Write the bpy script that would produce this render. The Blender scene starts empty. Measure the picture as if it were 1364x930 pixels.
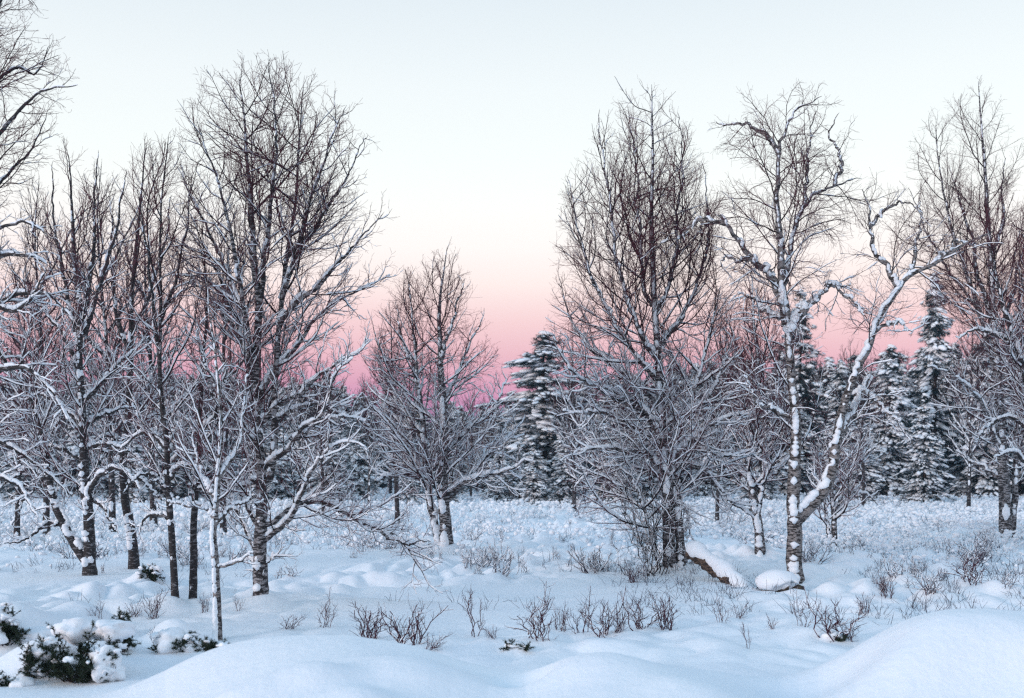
import bpy, math
import numpy as np

# ------------------------------------------------------------------ camera, sky, light
F = 1515.56          # focal length in photo pixels (40 mm lens, 1364 px wide)
HOR = 625.0          # photo row of the horizon
EYE = 2.0            # eye height (m)
scene = bpy.context.scene
cd = bpy.data.cameras.new("camera")
cam = bpy.data.objects.new("camera", cd)
scene.collection.objects.link(cam)
cam.location = (0, 0, EYE)
cam.rotation_euler = (math.radians(90), 0, 0)
cd.lens = 40.0
cd.sensor_width = 36.0
cd.sensor_fit = 'HORIZONTAL'
cd.shift_y = (HOR - 465.0) / 1364.0
cd.clip_start = 0.1
cd.clip_end = 8000
cd.dof.use_dof = True
cd.dof.focus_distance = 18.5
cd.dof.aperture_fstop = 1.8
scene.camera = cam


def s2l(c):
    return tuple(((v / 255.0) / 12.92 if v / 255.0 <= 0.04045 else ((v / 255.0 + 0.055) / 1.055) ** 2.4) for v in c)


SUN_EL, SUN_AZ = math.radians(2), math.radians(235)   # low behind the camera, a little to the left
world = bpy.data.worlds.new("World")
scene.world = world
world.use_nodes = True
nt = world.node_tree
nt.nodes.clear()
wo = nt.nodes.new('ShaderNodeOutputWorld')
sky = nt.nodes.new('ShaderNodeTexSky')
sky.sky_type = 'NISHITA'
sky.sun_disc = False
sky.sun_elevation = SUN_EL
sky.sun_rotation = SUN_AZ
b1 = nt.nodes.new('ShaderNodeBackground')
b1.inputs[1].default_value = 0.05
nt.links.new(sky.outputs[0], b1.inputs[0])
tc = nt.nodes.new('ShaderNodeTexCoord')
sx = nt.nodes.new('ShaderNodeSeparateXYZ')
nt.links.new(tc.outputs['Generated'], sx.inputs[0])
mr = nt.nodes.new('ShaderNodeMapRange')
mr.inputs['From Min'].default_value = -0.05
mr.inputs['From Max'].default_value = 1.0
nt.links.new(sx.outputs['Z'], mr.inputs['Value'])
cr = nt.nodes.new('ShaderNodeValToRGB')
cr.color_ramp.interpolation = 'LINEAR'
stops = [(-0.05, (50, 85, 145)), (0.012, (70, 100, 165)), (0.030, (120, 98, 168)), (0.045, (168, 110, 170)),
         (0.060, (202, 134, 182)), (0.080, (218, 156, 186)), (0.100, (228, 176, 193)), (0.128, (239, 200, 206)),
         (0.160, (247, 228, 226)), (0.190, (248, 240, 238)), (0.225, (245, 245, 243)), (0.262, (240, 245, 244)),
         (0.316, (234, 240, 242)), (0.385, (220, 229, 235)), (0.55, (184, 214, 234)), (0.8, (158, 200, 236)), (1.0, (150, 195, 237))]
el = cr.color_ramp.elements
while len(el) > 1:
    el.remove(el[-1])
for i, (z, c) in enumerate(stops):
    p = (z + 0.05) / 1.05
    e = el[0] if i == 0 else el.new(p)
    e.position = p
    e.color = (*s2l(c), 1)
nt.links.new(mr.outputs[0], cr.inputs[0])
b2 = nt.nodes.new('ShaderNodeBackground')
b2.inputs[1].default_value = 0.98
nt.links.new(cr.outputs[0], b2.inputs[0])
ad = nt.nodes.new('ShaderNodeAddShader')
nt.links.new(b1.outputs[0], ad.inputs[0])
nt.links.new(b2.outputs[0], ad.inputs[1])
nt.links.new(ad.outputs[0], wo.inputs[0])

sd = bpy.data.lights.new("sun", 'SUN')
sun = bpy.data.objects.new("sun", sd)
scene.collection.objects.link(sun)
sd.energy = 1.5
sd.angle = math.radians(20)
sd.color = (1.0, 0.88, 0.86)
# light travels away from the camera, slightly to the right
sun.rotation_euler = (math.radians(90 - 13), 0, math.radians(-54))

scene.view_settings.view_transform = 'Standard'
scene.view_settings.look = 'None'
scene.view_settings.exposure = 0.12
scene.view_settings.gamma = 1.0
scene.view_settings.use_curve_mapping = False
scene.render.engine = 'CYCLES'
scene.cycles.max_bounces = 5
scene.cycles.diffuse_bounces = 3
scene.cycles.use_denoising = False
scene.cycles.denoiser = 'OPENIMAGEDENOISE'
scene.cycles.filter_width = 1.3

RNG = np.random.default_rng(7)
COL = scene.collection


def W(px, py, Y):
    return np.array([(px - 682.0) / F * Y, Y, EYE - (py - HOR) / F * Y])


# ------------------------------------------------------------------ helpers
def mesh_obj(name, V, Fq, mats, parent=None, mat_idx=None, smooth=True, tris=False):
    """one mesh from numpy arrays; Fq (n,4) or (n,3)"""
    n = Fq.shape[1]
    me = bpy.data.meshes.new(name)
    me.vertices.add(len(V))
    me.vertices.foreach_set('co', np.ascontiguousarray(V, dtype=np.float32).ravel())
    me.loops.add(Fq.size)
    me.loops.foreach_set('vertex_index', np.ascontiguousarray(Fq, dtype=np.int32).ravel())
    me.polygons.add(len(Fq))
    me.polygons.foreach_set('loop_start', np.arange(0, Fq.size, n, dtype=np.int32))
    if mat_idx is not None:
        me.polygons.foreach_set('material_index', np.ascontiguousarray(mat_idx, dtype=np.int32))
    me.polygons.foreach_set('use_smooth', np.full(len(Fq), smooth))
    for m in mats:
        me.materials.append(m)
    me.update(calc_edges=True)
    o = bpy.data.objects.new(name, me)
    COL.objects.link(o)
    if parent is not None:
        o.parent = parent
    return o


def tag(o, label=None, cat=None, group=None, kind=None):
    if label: o['label'] = label
    if cat: o['category'] = cat
    if group: o['group'] = group
    if kind: o['kind'] = kind
    return o


def empty(name, loc, label, cat, group=None):
    o = bpy.data.objects.new(name, None)
    COL.objects.link(o)
    o.location = [float(v) for v in loc]
    o.empty_display_size = 0.3
    return tag(o, label, cat, group)


def copy_tree(o, parent=None):
    c = o.copy()
    COL.objects.link(c)
    if parent is not None:
        c.parent = parent
    for ch in KIDS.get(o.name, []):
        copy_tree(ch, c)
    return c


KIDS = {}


def kids_of(root):
    def rec(o):
        KIDS[o.name] = [c for c in o.children]
        for c in o.children:
            rec(c)
    bpy.context.view_layer.update()
    rec(root)


def nrm(v):
    return v / np.maximum(np.linalg.norm(v, axis=-1, keepdims=True), 1e-9)


def tubes(P, R, sides=3, squash=None, jit=0.0, refaxis=None):
    """P (N,K,3) R (N,K) -> verts, quads.  squash (N,K) scales the vertical half axis."""
    N, K, _ = P.shape
    T = np.empty_like(P)
    T[:, 1:-1] = P[:, 2:] - P[:, :-2]
    T[:, 0] = P[:, 1] - P[:, 0]
    T[:, -1] = P[:, -1] - P[:, -2]
    T = nrm(T)
    if refaxis is not None:
        ref = np.broadcast_to(np.array(refaxis, float), (N, 3))
    else:
        m = nrm(P[:, -1] - P[:, 0])
        ax = np.argmin(np.abs(m), axis=1)
        ref = np.eye(3)[ax]
    U = nrm(np.cross(T, ref[:, None, :]))
    Vv = np.cross(T, U)
    a = np.arange(sides) * 2 * np.pi / sides
    c, s = np.cos(a), np.sin(a)
    Rr = R[:, :, None] * np.ones(sides)
    if jit:
        Rr = Rr * (1 + jit * RNG.standard_normal(Rr.shape))
    X = P[:, :, None, :] + Rr[..., None] * (c[:, None] * U[:, :, None, :] + s[:, None] * Vv[:, :, None, :])
    V = X.reshape(-1, 3)
    i = np.arange(N)[:, None, None] * K * sides
    k = np.arange(K - 1)[None, :, None] * sides
    j = np.arange(sides)[None, None, :]
    j2 = (j + 1) % sides
    q = np.stack([i + k + j, i + k + j2, i + k + sides + j2, i + k + sides + j], axis=-1).reshape(-1, 4)
    return V, q


class Acc:
    def __init__(s):
        s.v, s.f, s.m, s.n = [], [], [], 0

    def add(s, V, f, m=0):
        if len(f) == 0: return
        s.v.append(V); s.f.append(f + s.n); s.m.append(np.full(len(f), m)); s.n += len(V)

    def build(s, name, mats, parent=None, origin=None, smooth=True):
        if not s.v: return None
        V = np.concatenate(s.v)
        if origin is not None: V = V - origin
        return mesh_obj(name, V, np.concatenate(s.f), mats, parent, np.concatenate(s.m), smooth)


# ------------------------------------------------------------------ noise
_perm = np.random.default_rng(3).permutation(512)
_perm = np.concatenate([_perm, _perm, _perm])
_gr = np.random.default_rng(4).uniform(0, 2 * np.pi, 512)
_gx, _gy = np.cos(_gr), np.sin(_gr)


def pnoise(x, y):
    xi = np.floor(x).astype(int); yi = np.floor(y).astype(int)
    xf = x - xi; yf = y - yi
    u = xf * xf * xf * (xf * (xf * 6 - 15) + 10); v = yf * yf * yf * (yf * (yf * 6 - 15) + 10)

    def g(ix, iy, dx, dy):
        h = _perm[(_perm[ix & 511] + iy) & 511]
        return _gx[h] * dx + _gy[h] * dy
    a = g(xi, yi, xf, yf); b = g(xi + 1, yi, xf - 1, yf)
    c = g(xi, yi + 1, xf, yf - 1); d = g(xi + 1, yi + 1, xf - 1, yf - 1)
    return (a * (1 - u) + b * u) * (1 - v) + (c * (1 - u) + d * u) * v


def sstep(a, b, x):
    t = np.clip((x - a) / (b - a), 0, 1)
    return t * t * (3 - 2 * t)


CREST_PX = np.array([-900, -300, 60, 170, 230, 300, 360, 430, 520, 600, 650, 700, 760, 850, 950, 1040, 1090, 1150, 1200, 1260, 1364, 1900])
CREST_PY = np.array([900, 925, 940, 930, 896, 866, 851, 847, 856, 876, 893, 886, 873, 866, 878, 900, 893, 855, 829, 812, 812, 800])
CREST_Z = EYE - (CREST_PY - HOR) / F * 9.0
DIPS = [(505, 777, .9, .22), (610, 792, 1.6, .25), (720, 785, 1.2, .12), (300, 776, 1.5, .1)]


MOUNDS = [(75, 905, .55, .34, 11.3), (130, 880, .42, .20, 12.2), (60, 858, .75, .36, 13.0), (118, 846, .45, .26, 13.6), (232, 862, .30, .30, 13.0), (-5, 872, .5, .35, 12.4),
          (1015, 800, .8, .05, 18.4), (1040, 772, .45, .18, 20.3), (905, 768, .6, .18, 21.8), (960, 800, .5, .03, 18.0), (1090, 862, .5, .14, 13.3), (690, 866, .5, .12, 12.9),
          (200, 778, .45, .25, 20.3), (350, 812, .35, .10, 16.4), (410, 0, .30, .11, 7.7), (318, 0, .26, .09, 7.5), (575, 0, .5, .12, 8.0), (480, 0, .22, .06, 7.3), (780, 0, .5, .12, 8.2), (930, 0, .35, .07, 7.6), (1110, 0, .5, -.14, 8.3), (1345, 0, .9, -.38, 7.2), (1240, 0, .7, .16, 8.0), (690, 0, .25, -.10, 8.2), (810, 862, .6, .12, 12.6), (245, 812, .5, .12, 16.4), (1010, 745, .5, .2, 26.2), (595, 738, .6, .22, 27.6)]


def ground(x, y):
    x = np.asarray(x, float); y = np.asarray(y, float)
    r = np.hypot(x, y)
    yy = np.maximum(y, 1.0)
    px = np.where(y > 1, 682 + x / yy * F, 682)
    px = np.clip(px, -800, 1800)
    cz = np.interp(px, CREST_PX, CREST_Z)
    for dlt in (25, 50):
        cz = 0.5 * cz + 0.25 * (np.interp(px - dlt, CREST_PX, CREST_Z) + np.interp(px + dlt, CREST_PX, CREST_Z))
    dd = r - 9.0 - 0.5 * np.sin(px / 170.0)
    prof = np.where(dd < 0, np.exp(-(dd / 3.6) ** 2), np.exp(-(dd / 1.15) ** 2))
    z = cz * prof * np.where(y > 0, 1, np.exp(-(y / 4) ** 2))
    # undulation
    z = z + 0.07 * pnoise(x / 2.1 + 31, y / 1.6 + 3) * sstep(5, 7, r) * (1 - sstep(12, 16, r))
    z = z + 0.10 * pnoise(x / 4.2 + 3.1, y / 4.2 + 8.3) * sstep(9, 13, r) * (1 - 0.7 * sstep(120, 400, r))
    z = z + 0.035 * pnoise(x / 1.3, y / 1.5 + 2) * (1 - sstep(60, 150, r))
    # soft lumps on the bank in front
    z = z + 0.045 * np.maximum(pnoise(x / .55 + 5, y / .8 + 1), 0) * sstep(0.25, .6, pnoise(x / 1.9 + 9, y / 2.2) + .2) * (1 - sstep(10, 13, r))
    # snow covered heather: rounded lumps that get higher farther out
    n1 = np.abs(pnoise(x / .62 + 11, y / .75 + 7))
    n2 = np.abs(pnoise(x / 1.5 + 21, y / 1.8 + 17))
    lump = (1 - n1 * 2.2).clip(0, 1)
    lump2 = (1 - n2 * 2.0).clip(0, 1)
    patch = sstep(-.25, .25, pnoise(x / 6. + 4, y / 7. + 1) + .12 * sstep(500, 900, px) - .12 * sstep(600, 300, px))
    near = sstep(10.5, 13, r) * 0.5 * patch + sstep(15, 20, r) * 0.75 * patch + sstep(22, 34, r) * 0.5
    amp = near * (1 - sstep(90, 200, r))
    z = z + amp * (0.10 * (1 - lump) ** 1 * 1.2 + 0.16 * (1 - lump2))
    z = z + amp * 0.05 * pnoise(x / .3, y / .33)
    z = z - 0.10 * amp
    for (qx, qy, w, dep) in DIPS:
        Yd = EYE * F / (qy - HOR); Xd = (qx - 682) / F * Yd
        z = z - dep * np.exp(-(((x - Xd) / w) ** 2 + ((y - Yd) / .45) ** 2))
    for (qx, qy, w, hh, Yd) in MOUNDS:
        Xd = (qx - 682) / F * Yd
        z = z + hh * np.exp(-(((x - Xd) / w) ** 2 + ((y - Yd) / (w * .8)) ** 2) ** 1.3)
    # low rise under the tree line
    z = z + 0.6 * sstep(150, 420, r) + 5 * sstep(400, 2500, r)
    return z


def gpt(px, py, Yd=None):
    """ground point seen at photo pixel"""
    if Yd is None:
        Ys = np.geomspace(9.6, 130, 3000)
        X = (px - 682) / F * Ys
        Z = EYE - (py - HOR) / F * Ys
        g = ground(X, Ys)
        hit = np.where(g >= Z)[0]
        Yd = Ys[hit[0]] if len(hit) else EYE * F / (py - HOR)
    x = (px - 682) / F * Yd
    return np.array([x, Yd, float(ground(x, Yd))])


# ------------------------------------------------------------------ materials
def new_mat(name):
    m = bpy.data.materials.new(name)
    m.use_nodes = True
    n = m.node_tree
    return m, n, n.nodes['Principled BSDF']


def mix_ramp(n, fac, stops, interp='LINEAR'):
    r = n.nodes.new('ShaderNodeValToRGB')
    r.color_ramp.interpolation = interp
    e = r.color_ramp.elements
    while len(e) > 1: e.remove(e[-1])
    for i, (p, c) in enumerate(stops):
        q = e[0] if i == 0 else e.new(p)
        q.position = p
        q.color = (*c, 1) if len(c) == 3 else c
    n.links.new(fac, r.inputs[0])
    return r


def noise_node(n, scale, detail=4, vec=None, rough=.55):
    t = n.nodes.new('ShaderNodeTexNoise')
    t.inputs['Scale'].default_value = scale
    t.inputs['Detail'].default_value = detail
    t.inputs['Roughness'].default_value = rough
    if vec is not None: n.links.new(vec, t.inputs['Vector'])
    return t


def coords(n, scale=(1, 1, 1)):
    t = n.nodes.new('ShaderNodeTexCoord')
    m = n.nodes.new('ShaderNodeMapping')
    m.inputs['Scale'].default_value = scale
    n.links.new(t.outputs['Object'], m.inputs[0])
    return m.outputs[0]


def snow_mat(name, bump_scale, dist):
    m, n, b = new_mat(name)
    v = coords(n)
    t = noise_node(n, bump_scale, 10, v, .68)
    t2 = noise_node(n, .7, 3, v)
    r = mix_ramp(n, t2.outputs[0], [(.3, (.84, .87, .92)), (.7, (.90, .92, .95))])
    n.links.new(r.outputs[0], b.inputs['Base Color'])
    b.inputs['Roughness'].default_value = .7
    b.inputs['Specular IOR Level'].default_value = .25
    bp = n.nodes.new('ShaderNodeBump')
    bp.inputs['Strength'].default_value = .6
    bp.inputs['Distance'].default_value = dist
    n.links.new(t.outputs[0], bp.inputs['Height'])
    n.links.new(bp.outputs[0], b.inputs['Normal'])
    return m


M_GROUND = snow_mat('ground_snow', 7.0, .035)
M_SNOW = snow_mat('branch_snow', 30.0, .012)


def bark_mat(name, pale, dark, bias):
    m, n, b = new_mat(name)
    v = coords(n, (1, 1, 3.2))
    t = noise_node(n, 9, 6, v, .65)
    v2 = coords(n, (1, 1, 7))
    t2 = noise_node(n, 22, 3, v2, .6)
    r1 = mix_ramp(n, t.outputs[0], [(bias - .03, dark), (bias + .03, pale)])
    r2 = mix_ramp(n, t2.outputs[0], [(.40, (.12, .12, .12)), (.47, (1, 1, 1))])
    mx = n.nodes.new('ShaderNodeMix'); mx.data_type = 'RGBA'; mx.blend_type = 'MULTIPLY'
    mx.inputs[0].default_value = .85
    n.links.new(r1.outputs[0], mx.inputs[6]); n.links.new(r2.outputs[0], mx.inputs[7])
    n.links.new(mx.outputs[2], b.inputs['Base Color'])
    b.inputs['Roughness'].default_value = .8
    bp = n.nodes.new('ShaderNodeBump'); bp.inputs['Strength'].default_value = .8; bp.inputs['Distance'].default_value = .02
    n.links.new(t.outputs[0], bp.inputs['Height']); n.links.new(bp.outputs[0], b.inputs['Normal'])
    return m


def plain_mat(name, c1, c2, scale=8, rough=.8):
    m, n, b = new_mat(name)
    t = noise_node(n, scale, 4, coords(n))
    r = mix_ramp(n, t.outputs[0], [(.35, c1), (.65, c2)])
    n.links.new(r.outputs[0], b.inputs['Base Color'])
    b.inputs['Roughness'].default_value = rough
    b.inputs['Specular IOR Level'].default_value = .2
    return m


M_BARK = bark_mat('birch_bark', (.34, .32, .33), (.020, .017, .019), .52)
M_BARKD = bark_mat('dark_birch_bark', (.20, .19, .20), (.020, .017, .019), .57)
M_BARKO = bark_mat('old_birch_bark', (.26, .235, .23), (.024, .019, .019), .49)
M_BRANCH = plain_mat('branch_bark', (.012, .009, .011), (.030, .020, .023), 14)
M_TWIG = plain_mat('twig_bark', (.080, .022, .032), (.125, .040, .052), 10)
M_TWIGD = plain_mat('far_twig_bark', (.040, .018, .026), (.065, .030, .040), 3)
M_SHRUB = plain_mat('shrub_stem', (.045, .014, .026), (.085, .028, .044), 10)
M_HEATH = plain_mat('heather_stem', (.030, .030, .050), (.065, .055, .080), 10)
M_PBARK = plain_mat('pine_bark', (.030, .022, .020), (.07, .045, .035), 6)
M_NEEDLE = plain_mat('pine_needles', (.008, .020, .026), (.022, .040, .044), 2)
M_JUNIPER = plain_mat('juniper_needles', (.012, .022, .016), (.035, .050, .030), 12)
M_LOG = bark_mat('log_bark', (.13, .08, .055), (.030, .018, .014), .50)
M_STONE = plain_mat('stone', (.03, .028, .03), (.10, .08, .06), 10)


# ------------------------------------------------------------------ ground sheet
def build_ground():
    fine = np.radians(np.linspace(-31, 31, 1050))
    side = np.radians(np.linspace(31, 329, 150))[1:-1]
    ang = np.concatenate([fine, side])            # measured from +Y, clockwise
    r = np.concatenate([[0.4, .8, 1.3, 2, 2.8, 3.6, 4.4, 5.2], np.arange(5.8, 16, .045), np.arange(16, 42, .085),
                        np.arange(42, 110, .26), np.geomspace(110, 4000, 60)])
    A, Rr = np.meshgrid(ang, r)
    X = np.sin(A) * Rr; Y = np.cos(A) * Rr
    Z = ground(X, Y)
    nA = len(ang); nR = len(r)
    V = np.stack([X, Y, Z], -1).reshape(-1, 3)
    V = np.vstack([V, [[0, 0, float(ground(0., 0.1))]]])
    i = np.arange(nR - 1)[:, None] * nA; j = np.arange(nA)[None, :]; j2 = (j + 1) % nA
    q = np.stack([i + j, i + nA + j, i + nA + j2, i + j2], -1).reshape(-1, 4)
    c = len(V) - 1
    jj = np.arange(nA - 1)
    qc = np.stack([np.full((nA - 1) // 2, c), jj[0:2 * ((nA - 1) // 2):2], jj[0:2 * ((nA - 1) // 2):2] + 1, (jj[0:2 * ((nA - 1) // 2):2] + 2) % nA], -1)
    o = mesh_obj('snow_ground', V, np.concatenate([q, qc]), [M_GROUND])
    tag(o, 'rolling snow covered ground with banks in front and a lumpy field behind', 'snow ground', kind='structure')


build_ground()


# ------------------------------------------------------------------ growth
UP = np.array([0, 0, 1.0])
WIND = nrm(np.array([-.25, -.9, .15]))


def resample(pts, K):
    pts = np.asarray(pts, float)
    n = len(pts)
    ext = np.vstack([2 * pts[0] - pts[1], pts, 2 * pts[-1] - pts[-2]])
    out = []
    for i in range(n - 1):
        p0, p1, p2, p3 = ext[i:i + 4]
        for t in np.linspace(0, 1, 14, endpoint=False):
            out.append(.5 * ((2 * p1) + (-p0 + p2) * t + (2 * p0 - 5 * p1 + 4 * p2 - p3) * t * t + (-p0 + 3 * p1 - 3 * p2 + p3) * t ** 3))
    out.append(pts[-1])
    out = np.array(out)
    d = np.concatenate([[0], np.cumsum(np.linalg.norm(np.diff(out[:, :3], axis=0), axis=1))])
    s = np.linspace(0, d[-1], K)
    return np.stack([np.interp(s, d, out[:, k]) for k in range(out.shape[1])], 1)


def resampleN(P, R, K2):
    N, K, _ = P.shape
    t = np.linspace(0, K - 1, K2)
    i = np.minimum(t.astype(int), K - 2); f = (t - i)[None, :, None]
    return P[:, i] * (1 - f) + P[:, i + 1] * f, R[:, i] * (1 - f[..., 0]) + R[:, i + 1] * f[..., 0]


def grow(P, R, root, spacing, t0, t1, ang, length, r_fn, K, wob, trop, inside=None, ratio=None, minlen=.05, out=None, bow=0.0):
    """children of every polyline; returns P2,R2,root2"""
    N, Kp, _ = P.shape
    seg = np.linalg.norm(np.diff(P, axis=1), axis=2)
    L = seg.sum(1)
    n = np.floor(L * (t1 - t0) / spacing + RNG.random(N)).astype(int)
    idx = np.repeat(np.arange(N), n)
    M = len(idx)
    if M == 0: return np.zeros((0, K, 3)), np.zeros((0, K)), np.zeros(0, int), idx
    first = np.concatenate([[0], np.cumsum(n)[:-1]])
    k = np.arange(M) - first[idx]
    t = t0 + (t1 - t0) * (k + RNG.random(M)) / n[idx]
    ft = t * (Kp - 1); i = np.minimum(ft.astype(int), Kp - 2); f = (ft - i)[:, None]
    pos = P[idx, i] * (1 - f) + P[idx, i + 1] * f
    T = nrm(P[idx, i + 1] - P[idx, i])
    pr = R[idx, i] * (1 - f[:, 0]) + R[idx, i + 1] * f[:, 0]
    ref = np.eye(3)[np.argmin(np.abs(T), axis=1)]
    U = nrm(np.cross(T, ref)); V = np.cross(T, U)
    az = k * 2.4 + RNG.uniform(0, 2 * np.pi, N)[idx] + RNG.normal(0, .5, M)
    a = np.radians(ang[0] + (ang[1] - ang[0]) * RNG.random(M))
    d = T * np.cos(a)[:, None] + np.sin(a)[:, None] * (U * np.cos(az)[:, None] + V * np.sin(az)[:, None])
    if ratio is not None:
        ln = L[idx] * ratio * (1.05 - .75 * t) * RNG.uniform(.55, 1.15, M)
        ln = np.clip(ln, length[0], length[1])
    else:
        ln = RNG.uniform(length[0], length[1], M)
    Q = np.empty((M, K, 3)); Q[:, 0] = pos
    step = (ln / (K - 1))[:, None]
    w = RNG.standard_normal((M, 3)) * bow
    for s in range(1, K):
        d = nrm(d + wob * RNG.standard_normal((M, 3)) + w + np.asarray(trop) * (s / K if bow < 0 else 1))
        Q[:, s] = Q[:, s - 1] + d * step
    if inside is not None:
        ins = inside(Q.reshape(-1, 3)).reshape(M, K)
        ins[:, 0] = True
        bad = ~ins
        fo = np.where(bad.any(1), (bad.argmax(1) - .5) / (K - 1), 1.0)
        fo = fo * np.where(bad.any(1), RNG.uniform(.8, 1.06, M), 1)
        Q = pos[:, None] + (Q - pos[:, None]) * fo[:, None, None]
        ln = ln * fo
    keep = ln > minlen
    Q = Q[keep]; ln = ln[keep]; pr = pr[keep]; idx = idx[keep]
    r0 = np.minimum(pr * .75, r_fn(ln))
    tt = np.linspace(0, 1, K)[None]
    Rn = r0[:, None] * (1 - .68 * tt)
    return Q, Rn, root[idx], idx


def smooth_noise(N, K, cells):
    c = max(2, cells)
    v = RNG.random((N, c + 1))
    t = np.linspace(0, c, K); i = np.minimum(t.astype(int), c - 1); f = t - i
    f = f * f * (3 - 2 * f)
    return v[:, i] * (1 - f) + v[:, i + 1] * f


def snow_on(P, R, amount_fn, base, krel, cells, cover=.35, sides=6, K2=None, plaster=.6):
    """snow ridges lying on limbs.  base: metres of snow half-thickness on level wood"""
    if len(P) == 0: return None
    if K2: P, R = resampleN(P, R, K2)
    N, K, _ = P.shape
    T = np.empty_like(P)
    T[:, 1:-1] = P[:, 2:] - P[:, :-2]; T[:, 0] = P[:, 1] - P[:, 0]; T[:, -1] = P[:, -1] - P[:, -2]
    T = nrm(T)
    hz = np.sqrt(np.clip(1 - T[..., 2] ** 2, 0, 1))
    hz = np.clip((hz - .12) / .75, 0, 1)
    nz = smooth_noise(N, K, cells)
    nz2 = smooth_noise(N, K, max(2, cells // 3))
    am = amount_fn(P)
    g = np.clip((nz * .6 + nz2 * .4 - cover * (1.45 - .9 * am)) / .22, 0, 1) * np.clip(am, 0, 1.3)
    big = np.where(nz2 > .72, 1.35, 1.0)
    lay = (base + krel * R) * (hz ** .7) * big
    # plaster of snow on the windward side of steep wood
    fine_ = smooth_noise(N, K, cells * 4) if plaster > .1 else nz
    g2 = np.clip((nz * .45 + fine_ * .55 - (1 - plaster)) / .14, 0, 1) * (1 - hz)
    pl = R * .36 * g2
    s = lay * g + pl * (am > .05)
    D = nrm(UP * (hz * g + 1e-3)[..., None] + WIND * (g2 * .9)[..., None])
    D = nrm(D - T * (D * T).sum(-1, keepdims=True))
    s[:, 0] *= .3; s[:, -1] *= .2
    keep = s.max(1) > base * .22
    P, R, s, D = P[keep], R[keep], s[keep], D[keep]
    if len(P) == 0: return None
    hid = s < base * .08
    C = P + D * (R * .85 + s * .60)[..., None]
    rad = np.where(hid, R * .25, np.minimum(R * .42, s * 1.2) + s * .5)
    C = np.where(hid[..., None], P, C)
    return C, rad, keep


def fill_parts(tree, base, limbs, levels, snow, barks, name='tree'):
    """limbs: list of dicts(P,R,kind) ; levels: list of (P,R,root,mat,sides)"""
    nroot = max([l[2].max() if len(l[2]) else 0 for l in levels]) + 1
    objs = {}
    for r in range(nroot):
        a = Acc()
        kind = 'branch'
        for (P, R, ro, mat, sides) in levels:
            m = ro == r
            if not m.any(): continue
            if mat == 0 and limbs.get(r, 'branch') == 'trunk': kind = 'trunk'
            V, q = tubes(P[m], R[m], sides, jit=.05 if mat == 0 else 0, refaxis=(0, 1, 0) if mat == 0 else None)
            a.add(V, q, mat)
        o = a.build(kind, barks, tree, base)
        objs[r] = o
        s = Acc()
        for (C, rad, ro, sides) in snow:
            m = ro == r
            if not m.any(): continue
            V, q = tubes(C[m], rad[m], sides, jit=.16, refaxis=None)
            s.add(V, q, 0)
        if o is not None: s.build('snow', [M_SNOW], o, base)
    return objs


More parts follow.
